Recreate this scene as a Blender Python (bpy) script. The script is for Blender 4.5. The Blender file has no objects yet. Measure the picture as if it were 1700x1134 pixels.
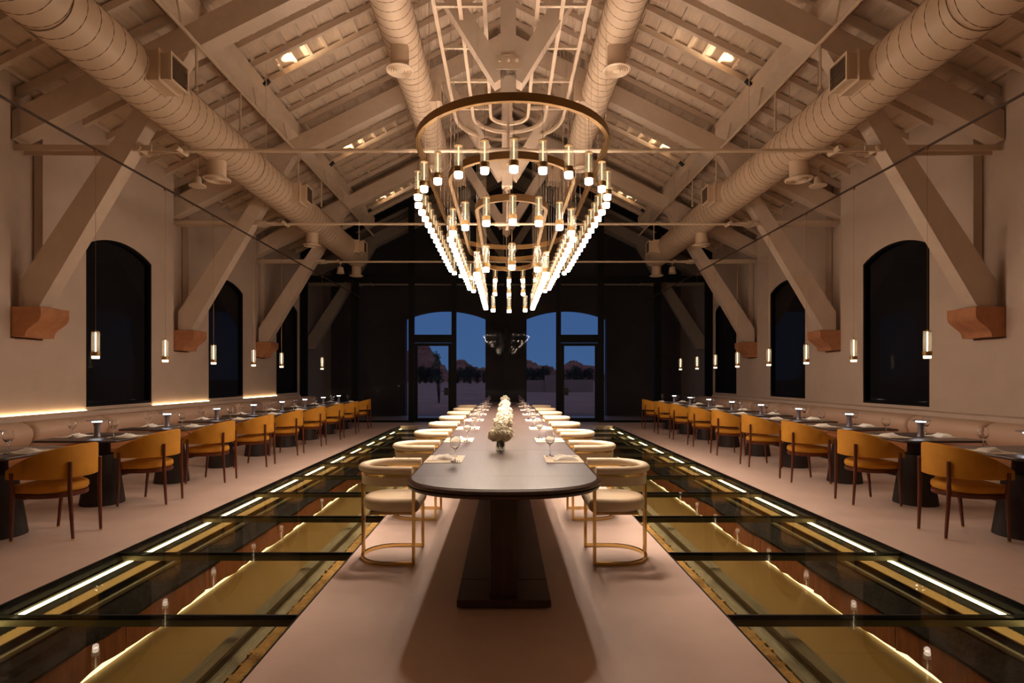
import bpy, math, random
from mathutils import Vector, Matrix, geometry
from mathutils import noise as mnoise

PI = math.pi
S = bpy.context.scene
C = S.collection
random.seed(7)

# ------------------------------------------------------------------ camera, world, exposure
F_PX = 900.0
CAMX, CAMZ = -0.045, 1.35
cam_d = bpy.data.cameras.new('camera')
cam_d.sensor_width = 36.0
cam_d.lens = F_PX / 1700.0 * 36.0
cam_d.shift_x = 12.0 / 1700.0
cam_d.shift_y = 61.0 / 1700.0
cam_d.clip_end = 2000
cam = bpy.data.objects.new('camera', cam_d)
C.objects.link(cam)
cam.location = (CAMX, 0, CAMZ)
cam.rotation_euler = (PI / 2, 0, 0)
S.camera = cam

S.view_settings.view_transform = 'Standard'
S.view_settings.look = 'None'
S.view_settings.exposure = 0.14
S.view_settings.gamma = 1.0
S.view_settings.use_curve_mapping = False
try:
    S.cycles.caustics_reflective = False
    S.cycles.caustics_refractive = False
    S.cycles.transparent_max_bounces = 24
    S.cycles.use_light_tree = True
    S.cycles.sample_clamp_indirect = 6.0
except Exception:
    pass

W = bpy.data.worlds.new('dusk_sky')
S.world = W
W.use_nodes = True
nt = W.node_tree
nt.nodes.clear()
wo = nt.nodes.new('ShaderNodeOutputWorld')
wb = nt.nodes.new('ShaderNodeBackground')
tc = nt.nodes.new('ShaderNodeTexCoord')
sx = nt.nodes.new('ShaderNodeSeparateXYZ')
rp = nt.nodes.new('ShaderNodeValToRGB')
nt.links.new(tc.outputs['Generated'], sx.inputs[0])
nt.links.new(sx.outputs['Z'], rp.inputs[0])
rp.color_ramp.elements[0].position = 0.0
rp.color_ramp.elements[0].color = (0.085, 0.190, 0.420, 1)
rp.color_ramp.elements[1].position = 1.0
rp.color_ramp.elements[1].color = (0.26, 0.25, 0.34, 1)
e = rp.color_ramp.elements.new(0.15)
e.color = (0.072, 0.170, 0.44, 1)
nt.links.new(rp.outputs[0], wb.inputs[0])
wb.inputs[1].default_value = 0.82
nt.links.new(wb.outputs[0], wo.inputs[0])

# strengths of the lamps the room has
CHAND_LED = 58.0
RING_UPLIGHT = 80.0
CHAND_BEAM = 15.5
TABLE_BEAM = 6.0
CHAND_CORE = 1.6
TABLE_PENDANT = 2.2
TABLE_CORE = 5.0
COVE_LED = 15.0
PIT_LED = 15.0
PIT_LED_LOW = 2.7
LAMP_LED = 14.0
ROOF_SPOT = 130.0
WARM = (1.0, 0.785, 0.62)

# ------------------------------------------------------------------ materials
def lin(c):
    return tuple(((v / 255.0) / 12.92 if v / 255.0 <= 0.04045 else ((v / 255.0 + 0.055) / 1.055) ** 2.4) for v in c)

def mat(name, rgb, rough=0.6, metal=0.0, var=0.0, scale=4.0, bump=0.0, bscale=40.0, stretch=(1, 1, 1), spec=0.5, rgb2=None, sheen=0.0, coat=0.0):
    m = bpy.data.materials.new(name)
    m.use_nodes = True
    n = m.node_tree
    b = n.nodes['Principled BSDF']
    c = lin(rgb)
    b.inputs['Base Color'].default_value = (*c, 1)
    b.inputs['Roughness'].default_value = rough
    b.inputs['Metallic'].default_value = metal
    b.inputs['Specular IOR Level'].default_value = spec
    if sheen:
        b.inputs['Sheen Weight'].default_value = sheen
        b.inputs['Sheen Roughness'].default_value = 0.4
        b.inputs['Sheen Tint'].default_value = (*c, 1)
    if coat:
        b.inputs['Coat Weight'].default_value = coat
        b.inputs['Coat Roughness'].default_value = 0.12
    if var or rgb2 or bump:
        t = n.nodes.new('ShaderNodeTexCoord')
        mp = n.nodes.new('ShaderNodeMapping')
        mp.inputs['Scale'].default_value = stretch
        n.links.new(t.outputs['Object'], mp.inputs[0])
    if var or rgb2:
        nz = n.nodes.new('ShaderNodeTexNoise')
        nz.inputs['Scale'].default_value = scale
        nz.inputs['Detail'].default_value = 6
        nz.inputs['Roughness'].default_value = 0.6
        n.links.new(mp.outputs[0], nz.inputs['Vector'])
        r = n.nodes.new('ShaderNodeValToRGB')
        c2 = lin(rgb2) if rgb2 else tuple(min(1, v * (1 + var)) for v in c)
        c1 = c if rgb2 else tuple(v * (1 - var) for v in c)
        r.color_ramp.elements[0].position = 0.3
        r.color_ramp.elements[1].position = 0.7
        r.color_ramp.elements[0].color = (*c1, 1)
        r.color_ramp.elements[1].color = (*c2, 1)
        n.links.new(nz.outputs['Fac'], r.inputs[0])
        n.links.new(r.outputs[0], b.inputs['Base Color'])
    if bump:
        nb = n.nodes.new('ShaderNodeTexNoise')
        nb.inputs['Scale'].default_value = bscale
        nb.inputs['Detail'].default_value = 4
        n.links.new(mp.outputs[0], nb.inputs['Vector'])
        bp = n.nodes.new('ShaderNodeBump')
        bp.inputs['Strength'].default_value = bump
        bp.inputs['Distance'].default_value = 0.02
        n.links.new(nb.outputs['Fac'], bp.inputs['Height'])
        n.links.new(bp.outputs[0], b.inputs['Normal'])
    return m

def emis(name, rgb, strength):
    m = bpy.data.materials.new(name)
    m.use_nodes = True
    n = m.node_tree
    n.nodes.clear()
    o = n.nodes.new('ShaderNodeOutputMaterial')
    e = n.nodes.new('ShaderNodeEmission')
    e.inputs[0].default_value = (*rgb, 1)
    e.inputs[1].default_value = strength
    n.links.new(e.outputs[0], o.inputs[0])
    return m

def thin_glass(name, tint, f0=0.04, rough=0.0, body=0.0, body_rgb=(1, 1, 1), gain=1.0):
    m = bpy.data.materials.new(name)
    m.use_nodes = True
    n = m.node_tree
    n.nodes.clear()
    o = n.nodes.new('ShaderNodeOutputMaterial')
    tr = n.nodes.new('ShaderNodeBsdfTransparent')
    tr.inputs[0].default_value = (*tint, 1)
    gl = n.nodes.new('ShaderNodeBsdfGlossy')
    gl.inputs['Roughness'].default_value = rough
    lw = n.nodes.new('ShaderNodeLayerWeight')
    lw.inputs[0].default_value = 0.5
    pw = n.nodes.new('ShaderNodeMath'); pw.operation = 'POWER'; pw.inputs[1].default_value = 5.0
    ml = n.nodes.new('ShaderNodeMath'); ml.operation = 'MULTIPLY_ADD'
    ml.inputs[1].default_value = (1 - f0) * gain; ml.inputs[2].default_value = f0
    n.links.new(lw.outputs['Facing'], pw.inputs[0])
    n.links.new(pw.outputs[0], ml.inputs[0])
    mx = n.nodes.new('ShaderNodeMixShader')
    n.links.new(ml.outputs[0], mx.inputs[0])
    n.links.new(tr.outputs[0], mx.inputs[1])
    n.links.new(gl.outputs[0], mx.inputs[2])
    last = mx
    if body:
        df = n.nodes.new('ShaderNodeBsdfTranslucent')
        df.inputs[0].default_value = (*body_rgb, 1)
        m2 = n.nodes.new('ShaderNodeMixShader')
        m2.inputs[0].default_value = body
        n.links.new(mx.outputs[0], m2.inputs[1])
        n.links.new(df.outputs[0], m2.inputs[2])
        last = m2
    n.links.new(last.outputs[0], o.inputs[0])
    return m

def perforated(name, rgb, rough, metal, pitch):
    m = mat(name, rgb, rough, metal)
    n = m.node_tree
    b = n.nodes['Principled BSDF']
    t = n.nodes.new('ShaderNodeTexCoord')
    v = n.nodes.new('ShaderNodeTexVoronoi')
    v.inputs['Scale'].default_value = 1.0 / pitch
    v.inputs['Randomness'].default_value = 0.0
    n.links.new(t.outputs['Object'], v.inputs['Vector'])
    r = n.nodes.new('ShaderNodeValToRGB')
    r.color_ramp.elements[0].position = 0.16
    r.color_ramp.elements[0].color = (0.03, 0.022, 0.008, 1)
    r.color_ramp.elements[1].position = 0.22
    r.color_ramp.elements[1].color = (*lin(rgb), 1)
    n.links.new(v.outputs['Distance'], r.inputs[0])
    n.links.new(r.outputs[0], b.inputs['Base Color'])
    return m

M = {}
M['plaster'] = mat('plaster', (206, 186, 169), 0.85, var=0.06, scale=1.6, bump=0.12, bscale=6)
M['floor'] = mat('microcement', (214, 188, 174), 0.42, var=0.07, scale=2.2, bump=0.03, bscale=3)
M['paint'] = mat('cream_paint_wood', (218, 198, 178), 0.6, var=0.05, scale=6, bump=0.08, bscale=30)
M['plank'] = mat('painted_plank', (224, 204, 182), 0.65, var=0.10, scale=5, stretch=(6, 0.6, 6), bump=0.25, bscale=25)
M['steel_cream'] = mat('cream_steel', (212, 190, 165), 0.45)
M['duct'] = mat('duct_paint', (205, 180, 154), 0.5, var=0.03, scale=3)
M['seam'] = mat('duct_seam', (104, 82, 64), 0.7)
M['dark_metal'] = mat('black_metal', (22, 20, 19), 0.4, 0.3)
M['black'] = mat('black_fabric', (10, 10, 13), 0.9)
M['blackframe'] = mat('black_frame', (9, 9, 10), 0.6, spec=0.2)
M['stone'] = mat('red_sandstone', (186, 128, 90), 0.9, var=0.15, scale=9, bump=0.3, bscale=40)
M['brass'] = mat('polished_brass', (236, 202, 130), 0.2, 1.0)
M['brass_dark'] = mat('aged_brass', (160, 128, 84), 0.42, 1.0)
M['cream'] = mat('cream_leather', (226, 206, 176), 0.45, bump=0.05, bscale=120)
M['amber'] = mat('amber_velvet', (204, 140, 34), 0.8, var=0.10, scale=7, sheen=0.35)
M['walnut'] = mat('walnut', (96, 46, 24), 0.32, var=0.25, scale=6, stretch=(8, 8, 1))
M['darkwood'] = mat('dark_stained_oak', (82, 64, 57), 0.38, var=0.14, scale=3, stretch=(12, 1.0, 12), bump=0.03, bscale=60, coat=0.2)
M['darkwood_edge'] = mat('dark_stained_edge', (74, 48, 38), 0.32, var=0.2, scale=3, stretch=(12, 1.0, 12))
M['darkwood_base'] = mat('dark_base_oak', (62, 42, 34), 0.4, var=0.3, scale=5, stretch=(14, 14, 0.8))
M['tabletop'] = mat('bronze_tabletop', (74, 60, 54), 0.32, var=0.1, scale=6)
M['pedestal'] = mat('charcoal_timber', (44, 34, 31), 0.6, var=0.2, scale=5, stretch=(10, 10, 1))
M['banquette'] = mat('taupe_leather', (196, 166, 142), 0.6, bump=0.04, bscale=80)
M['tan'] = mat('tan_leather', (176, 112, 62), 0.6)
M['linen'] = mat('white_linen', (240, 234, 222), 0.9, bump=0.2, bscale=120)
M['mat'] = mat('beige_placemat', (222, 204, 180), 0.8)
M['silver'] = mat('cutlery_steel', (200, 196, 190), 0.2, 1.0)
M['lampmetal'] = mat('lavender_grey_metal', (148, 142, 152), 0.4, 0.6)
M['wineglass'] = bpy.data.materials.new('wine_glass_clear')
M['wineglass'].use_nodes = True
_b = M['wineglass'].node_tree.nodes['Principled BSDF']
_b.inputs['Base Color'].default_value = (1, 1, 1, 1)
_b.inputs['Roughness'].default_value = 0.0
_b.inputs['IOR'].default_value = 1.5
_b.inputs['Transmission Weight'].default_value = 1.0
M['vaseglass'] = thin_glass('vase_glass', (0.93, 0.95, 0.92), 0.06, 0.0)
M['floorglass'] = thin_glass('floor_glass', (0.90, 0.91, 0.88), 0.008, 0.0, gain=0.33)
M['tintglass'] = thin_glass('tinted_glass', (0.78, 0.79, 0.80), 0.004, 0.0)
M['blindglass'] = thin_glass('window_glass', (0.9, 0.9, 0.92), 0.003, 0.0, gain=0.25)
M['tubeglass'] = thin_glass('fluted_glass', (0.93, 0.90, 0.84), 0.05, 0.08, body=0.11, body_rgb=(1, 0.93, 0.82))
M['diffuser'] = emis('chandelier_led', WARM, CHAND_LED)
M['pcore'] = emis('pendant_core', (1.0, 0.78, 0.48), TABLE_CORE)
M['ptube'] = thin_glass('pendant_fluted_glass', (0.93, 0.90, 0.84), 0.05, 0.08, body=0.28, body_rgb=(1, 0.95, 0.86))
M['uplight'] = emis('ring_uplight', WARM, RING_UPLIGHT)
M['core'] = emis('light_core', (1.0, 0.74, 0.42), CHAND_CORE)
M['pdiffuser'] = emis('pendant_led', (1.0, 0.78, 0.52), TABLE_PENDANT)
M['cove'] = emis('cove_led', (1.0, 0.66, 0.34), COVE_LED)
M['pitled'] = emis('pit_led', (1.0, 0.80, 0.38), PIT_LED)
M['pitled_low'] = emis('pit_low_led', (1.0, 0.76, 0.34), PIT_LED_LOW)
M['lampled'] = emis('table_lamp_led', (0.92, 0.94, 1.0), LAMP_LED)
M['petal'] = mat('white_petal', (236, 228, 200), 0.7, rgb2=(248, 244, 228), scale=14)
M['leaf'] = mat('green_leaf', (60, 92, 30), 0.5, var=0.3, scale=10)
M['gold'] = perforated('gold_perforated_sheet', (126, 94, 38), 0.5, 0.3, 0.03)
M['rust'] = mat('rusted_steel', (130, 72, 24), 0.75, var=0.35, scale=5, stretch=(1, 3, 0.6), bump=0.2, bscale=20)
M['darkrock'] = mat('dark_rock', (44, 37, 28), 0.95, var=0.5, scale=6, bump=0.8, bscale=14)
M['pitblack'] = mat('pit_black', (16, 14, 11), 0.7)
M['beam'] = mat('olive_steel', (92, 82, 56), 0.45, 0.5)
M['rail'] = mat('weathered_rail', (140, 126, 92), 0.55, 0.4, var=0.25, scale=14, stretch=(4, 0.5, 4), bump=0.3, bscale=30)
M['rubble'] = mat('rubble_stone', (196, 150, 84), 0.95, var=0.3, scale=16, bump=0.6, bscale=40)
M['sleeper'] = mat('old_sleeper', (46, 34, 24), 0.9, var=0.3, scale=8, bump=0.4, bscale=20)
M['sand'] = mat('desert_sand', (168, 126, 112), 0.95, var=0.25, scale=0.25, bump=0.4, bscale=1.2)
M['cliff'] = mat('red_cliff', (164, 110, 92), 0.95, var=0.28, scale=0.12, stretch=(1, 1, 5), bump=0.6, bscale=0.5)
M['bush'] = mat('dusk_foliage', (62, 66, 52), 0.8, var=0.4, scale=1.5)
M['bark'] = mat('bark', (70, 56, 44), 0.9)
M['charcoal'] = mat('charcoal_plaster', (96, 93, 96), 0.9, var=0.1, scale=1.5)
M['track'] = mat('track_brown', (64, 48, 38), 0.5)
M['adobe'] = mat('adobe_wall', (176, 140, 120), 0.95, var=0.1, scale=1, bump=0.3, bscale=4)

# ------------------------------------------------------------------ mesh builder
class MB:
    def __init__(self):
        self.v, self.f = [], []
    def add(self, vs, fs):
        b = len(self.v)
        self.v += [tuple(p) for p in vs]
        self.f += [tuple(i + b for i in f) for f in fs]
        return self
    def box(self, x0, x1, y0, y1, z0, z1):
        if x0 > x1: x0, x1 = x1, x0
        if y0 > y1: y0, y1 = y1, y0
        vs = [(x0,y0,z0),(x1,y0,z0),(x1,y1,z0),(x0,y1,z0),(x0,y0,z1),(x1,y0,z1),(x1,y1,z1),(x0,y1,z1)]
        return self.add(vs, [(0,3,2,1),(4,5,6,7),(0,1,5,4),(1,2,6,5),(2,3,7,6),(3,0,4,7)])
    def cbox(self, x0, x1, y0, y1, z0, z1, c=0.006):
        """box with chamfered vertical and top edges"""
        o = [(x0+c,y0),(x1-c,y0),(x1,y0+c),(x1,y1-c),(x1-c,y1),(x0+c,y1),(x0,y1-c),(x0,y0+c)]
        i = [(x0+2*c,y0+c),(x1-2*c,y0+c),(x1-c,y0+2*c),(x1-c,y1-2*c),(x1-2*c,y1-c),(x0+2*c,y1-c),(x0+c,y1-2*c),(x0+c,y0+2*c)]
        vs = [(*p,z0+c) for p in o] + [(*p,z1-c) for p in o] + [(*p,z1) for p in i] + [(*p,z0) for p in i]
        fs = []
        for k in range(8):
            j = (k+1) % 8
            fs += [(k,j,8+j,8+k),(8+k,8+j,16+j,16+k),(24+k,24+j,j,k)]
        fs += [tuple(range(16,24)), tuple(range(31,23,-1))]
        return self.add(vs, fs)
    def bar(self, p, q, w, h, up=(0,1,0)):
        """rectangular bar p->q; w across (dir x up), h along up"""
        p, q = Vector(p), Vector(q)
        d = (q-p).normalized()
        u = Vector(up)
        s = d.cross(u).normalized()
        u = s.cross(d).normalized()
        vs = []
        for e in (p, q):
            for a, b in ((-1,-1),(1,-1),(1,1),(-1,1)):
                vs.append(e + s*a*w/2 + u*b*h/2)
        return self.add(vs, [(0,1,2,3),(7,6,5,4),(0,4,5,1),(1,5,6,2),(2,6,7,3),(3,7,4,0)])
    def prism(self, poly, fn, d0, d1):
        """extrude a 2D polygon; fn(u, v, d) -> xyz"""
        n = len(poly)
        vs = [fn(u, v, d0) for u, v in poly] + [fn(u, v, d1) for u, v in poly]
        tri = geometry.tessellate_polygon([[Vector((u, v, 0)) for u, v in poly]])
        fs = [tuple(t) for t in tri] + [tuple(n+i for i in reversed(t)) for t in tri]
        for k in range(n):
            j = (k+1) % n
            fs.append((k, j, n+j, n+k))
        return self.add(vs, fs)
    def plate(self, outer, holes, fn, d0, d1):
        loops = [outer] + holes
        flat = [p for l in loops for p in l]
        tri = geometry.tessellate_polygon([[Vector((u, v, 0)) for u, v in l] for l in loops])
        n = len(flat)
        vs = [fn(u, v, d0) for u, v in flat] + [fn(u, v, d1) for u, v in flat]
        fs = [tuple(t) for t in tri] + [tuple(n+i for i in reversed(t)) for t in tri]
        b = 0
        for l in loops:
            m = len(l)
            for k in range(m):
                j = (k+1) % m
                fs.append((b+k, b+j, n+b+j, n+b+k))
            b += m
        return self.add(vs, fs)
    def lathe(self, prof, seg=24, c=(0,0,0), axis='z', flute=0.0, close=True):
        vs, fs = [], []
        n = len(prof)
        for k in range(seg):
            a = 2*PI*k/seg
            g = 1 - (flute if k % 2 else 0)
            for r, h in prof:
                x, y = r*g*math.cos(a), r*g*math.sin(a)
                if axis == 'z': vs.append((c[0]+x, c[1]+y, c[2]+h))
                elif axis == 'y': vs.append((c[0]+x, c[1]+h, c[2]+y))
                else: vs.append((c[0]+h, c[1]+x, c[2]+y))
        for k in range(seg):
            j = (k+1) % seg
            for i in range(n-1):
                fs.append((k*n+i, j*n+i, j*n+i+1, k*n+i+1))
        if close:
            fs.append(tuple(k*n for k in range(seg)))
            fs.append(tuple(k*n+n-1 for k in reversed(range(seg))))
        return self.add(vs, fs)
    def cyl(self, p, q, r, seg=10, r2=None):
        p, q = Vector(p), Vector(q)
        r2 = r if r2 is None else r2
        d = (q-p).normalized()
        a = Vector((0,0,1)) if abs(d.z) < 0.9 else Vector((1,0,0))
        s = d.cross(a).normalized(); u = s.cross(d)
        vs = []
        for e, rr in ((p, r), (q, r2)):
            for k in range(seg):
                t = 2*PI*k/seg
                vs.append(e + (s*math.cos(t)+u*math.sin(t))*rr)
        fs = [(k, (k+1)%seg, seg+(k+1)%seg, seg+k) for k in range(seg)]
        fs += [tuple(reversed(range(seg))), tuple(range(seg, 2*seg))]
        return self.add(vs, fs)
    def sweep(self, path, sec, up=(0,0,1), closed=False):
        """sweep a 2D section (a: sideways, b: up) along a path"""
        up = Vector(up); n = len(path); m = len(sec)
        P = [Vector(p) for p in path]
        vs = []
        for i in range(n):
            a = P[(i-1) % n] if (closed or i > 0) else P[0]
            b = P[(i+1) % n] if (closed or i < n-1) else P[-1]
            d = (b-a).normalized()
            s = d.cross(up).normalized()
            u = s.cross(d).normalized()
            # mitre
            k = 1.0
            if (closed or 0 < i < n-1):
                e = (P[(i+1) % n]-P[i]).normalized()
                k = 1/max(0.5, e.dot(d))
            for (x, z) in sec:
                vs.append(P[i] + s*x*k + u*z)
        fs = []
        for i in range(n if closed else n-1):
            j = (i+1) % n
            for q in range(m):
                r = (q+1) % m
                fs.append((i*m+q, i*m+r, j*m+r, j*m+q))
        if not closed:
            fs += [tuple(reversed(range(m))), tuple((n-1)*m+q for q in range(m))]
        return self.add(vs, fs)
    def pad(self, outline, z0, z1, r, n=4):
        """cushion: CCW outline with rounded edges"""
        m = len(outline)
        nr = []
        for i in range(m):
            a, b = Vector(outline[i-1]), Vector(outline[(i+1) % m])
            d = (b-a).normalized()
            nr.append(Vector((-d.y, d.x)))
        rings = []
        for k in range(n+1):
            t = PI/2*k/n
            rings.append((r*(1-math.sin(t)), z0 + r*(1-math.cos(t))))
        for k in range(n+1):
            t = PI/2*k/n
            rings.append((r*(1-math.cos(t)), z1 - r*(1-math.sin(t))))
        vs, fs = [], []
        for ins, z in rings:
            for p, q in zip(outline, nr):
                vs.append((p[0]+q.x*ins, p[1]+q.y*ins, z))
        R = len(rings)
        for k in range(R-1):
            for i in range(m):
                j = (i+1) % m
                fs.append((k*m+i, k*m+j, (k+1)*m+j, (k+1)*m+i))
        fs += [tuple(reversed(range(m))), tuple((R-1)*m+i for i in range(m))]
        return self.add(vs, fs)
    def mesh(self, name, mt, smooth=35):
        me = bpy.data.meshes.new(name)
        me.from_pydata(self.v, [], self.f)
        import bmesh
        bm = bmesh.new(); bm.from_mesh(me)
        bmesh.ops.recalc_face_normals(bm, faces=bm.faces)
        bm.to_mesh(me); bm.free()
        me.materials.append(mt)
        if smooth:
            for p in me.polygons: p.use_smooth = True
            me.set_sharp_from_angle(angle=math.radians(smooth))
        return me
    def build(self, name, mt, parent=None, smooth=35, loc=None):
        me = self.mesh(name, mt, smooth)
        return link(name, me, parent, loc)

def link(name, me, parent=None, loc=None, rz=0):
    o = bpy.data.objects.new(name, me)
    C.objects.link(o)
    if parent is not None: o.parent = parent
    if loc is not None: o.location = loc
    if rz: o.rotation_euler = (0, 0, rz)
    return o

def tag(o, label=None, cat=None, group=None, kind=None):
    if label: o['label'] = label
    if cat: o['category'] = cat
    if group: o['group'] = group
    if kind: o['kind'] = kind
    return o

def thing(name, label, cat, loc=(0,0,0), rz=0, group=None):
    o = bpy.data.objects.new(name, None)
    o.empty_display_size = 0.1
    C.objects.link(o)
    o.location = loc; o.rotation_euler = (0, 0, rz)
    return tag(o, label, cat, group)

def struct(o):
    o['kind'] = 'structure'
    return o

KIDS = {}
def copy_tree(o, parent=None):
    c = o.copy(); C.objects.link(c)
    if parent is not None: c.parent = parent
    for ch in list(o.children): copy_tree(ch, c)
    return c

ORD = ['first','second','third','fourth','fifth','sixth','seventh','eighth','ninth','tenth','eleventh','twelfth']
SIDE = {-1: 'left', 1: 'right'}

def box_obj(name, mt, b, parent=None, ch=0.0):
    m = MB()
    if ch: m.cbox(*b, c=ch)
    else: m.box(*b)
    return m.build(name, mt, parent, smooth=0 if not ch else 20)

# ------------------------------------------------------------------ the setting
WX = 6.3            # wall plane
RIDGE = 8.38
SL = 0.5
YN, YP, YF = -3.6, 16.6, 19.5
TRUSS_Y = [7.1, 10.48, 13.87, 17.25]
WIN_Y = [8.85, 12.2, 15.6]
PIT0, PIT1, PITY0, PITY1 = 1.21, 3.05, -2.9, 15.4

def arch(u0, u1, v0, spring, crown, n=14):
    w = (u1-u0)/2; h = crown-spring
    R = (w*w+h*h)/(2*h); cy = crown-R; cu = (u0+u1)/2
    a = math.asin(w/R)
    pts = [(u0, v0), (u1, v0)]
    for k in range(n+1):
        t = a - 2*a*k/n
        pts.append((cu+R*math.sin(t), cy+R*math.cos(t)))
    return pts

# floor: four slabs around the two pits, joined in one mesh
fl = MB()
fl.box(-6.7, -PIT1, YN, 19.9, -0.9, 0)
fl.box(PIT1, 6.7, YN, 19.9, -0.9, 0)
fl.box(-PIT0, PIT0, YN, 19.9, -0.9, 0)
for s in (-1, 1):
    fl.box(s*PIT0, s*PIT1, YN, PITY0, -0.9, 0)
    fl.box(s*PIT0, s*PIT1, PITY1, 19.9, -0.9, 0)
struct(fl.build('floor', M['floor'], smooth=0))

def roofz(x): return RIDGE - SL*abs(x)

for s in (-1, 1):
    nm = 'wall_' + SIDE[s]
    holes = [arch(y-0.75, y+0.75, 0.92, 3.36, 3.56) for y in WIN_Y]
    top = roofz(WX) + 0.0
    niches = [[(y-0.24, 1.86), (y+0.24, 1.86), (y+0.24, top-0.02), (y-0.24, top-0.02)] for y in TRUSS_Y[:3]]
    fn = lambda u, v, d, s=s: (s*d, u, v)
    w = MB().plate([(YN, 0), (19.9, 0), (19.9, top), (YN, top)], holes + niches, fn, WX, WX+0.12)
    w.plate([(YN, 0), (19.9, 0), (19.9, top), (YN, top)], [], fn, WX+0.14, WX+0.4)
    struct(w.build(nm, M['plaster'], smooth=0))
    for k, y in enumerate(WIN_Y):
        wn = 3*(0 if s < 0 else 1)+k+1
        o = arch(y-0.75, y+0.75, 0.92, 3.36, 3.56)
        i = arch(y-0.71, y+0.71, 0.96, 3.33, 3.52)
        fr = struct(MB().plate(o, [i], fn, WX+0.002, WX+0.119).build('window_%d' % wn, M['blackframe'], smooth=0))
        MB().prism(i, fn, WX+0.10, WX+0.112).build('roller_blind', M['black'], fr, smooth=0)
        MB().prism(i, fn, WX+0.05, WX+0.056).build('pane', M['blindglass'], fr, smooth=0)
# back wall behind the camera, exterior wall beyond the glass partition
def gable(y0, y1, holes, name, mt='plaster'):
    pts = [(-6.7, 0), (6.7, 0), (6.7, roofz(6.7)), (0, RIDGE), (-6.7, roofz(6.7))]
    fn = lambda u, v, d: (u, d, v)
    return struct(MB().plate(pts, holes, fn, y0, y1).build(name, M[mt], smooth=0))
gable(YN-0.3, YN, [], 'wall_back')
gable(YF, YF+0.4, [arch(-3.62, -0.74, 0.0001, 3.5, 3.79), arch(0.74, 3.62, 0.0001, 3.5, 3.79)], 'wall_far', 'charcoal')

# ceiling: deck with planks, battens and common rafters
ce = MB()
for s in (-1, 1):
    ce.prism([(0, RIDGE+0.03), (s*6.8, roofz(6.8)+0.03), (s*6.8, roofz(6.8)+0.2), (0, RIDGE+0.2)], lambda u, v, d: (u, d, v), YN-0.3, 20.2)
ceil = struct(ce.build('ceiling', M['plank'], smooth=0))
PITCH = 0.25
n_row = 26
for s in (-1, 1):
    for k in range(n_row):
        a, b = k*PITCH+0.004, (k+1)*PITCH-0.004
        dz = random.uniform(0, 0.006)
        m = MB().prism([(s*a, roofz(a)+dz), (s*b, roofz(b)+dz), (s*b, roofz(b)+0.025), (s*a, roofz(a)+0.025)], lambda u, v, d: (u, d, v), YN, 19.5)
        m.build('plank', M['plank'], ceil, smooth=0)
        if k:
            c = k*PITCH
            MB().prism([(s*(c-0.022), roofz(c-0.022)-0.045), (s*(c+0.022), roofz(c+0.022)-0.045), (s*(c+0.022), roofz(c+0.022)-0.001), (s*(c-0.022), roofz(c-0.022)-0.001)],
                       lambda u, v, d: (u, d, v), YN, 19.5).build('batten', M['paint'], ceil, smooth=0)
    y = TRUSS_Y[0] - 3.38*3
    me = None
    while y < 19.4:
        if me is None:
            me = MB().prism([(s*0.03, RIDGE-0.155), (s*6.42, RIDGE-0.155-SL*6.39), (s*6.42, RIDGE-0.046-SL*6.39), (s*0.03, RIDGE-0.046)],
                            lambda u, v, d: (u, d, v), -0.034, 0.034).mesh('rafter', M['paint'], 0)
        if abs(y-YP) > 0.12:
            link('rafter', me, ceil, (0, y, 0))
        y += 3.38/7
    # purlin and wall plate
    MB().prism([(s*3.99, 8.222-SL*3.99), (s*4.23, 8.222-SL*4.23), (s*4.23, 7.98-SL*4.23), (s*3.99, 7.98-SL*3.99)],
               lambda u, v, d: (u, d, v), YN, 16.45).build('purlin', M['paint'], ceil, smooth=0)
MB().box(-0.028, 0.028, YN, 19.4, RIDGE-0.3, RIDGE-0.03).build('ridge_board', M['paint'], ceil, smooth=0)

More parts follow.
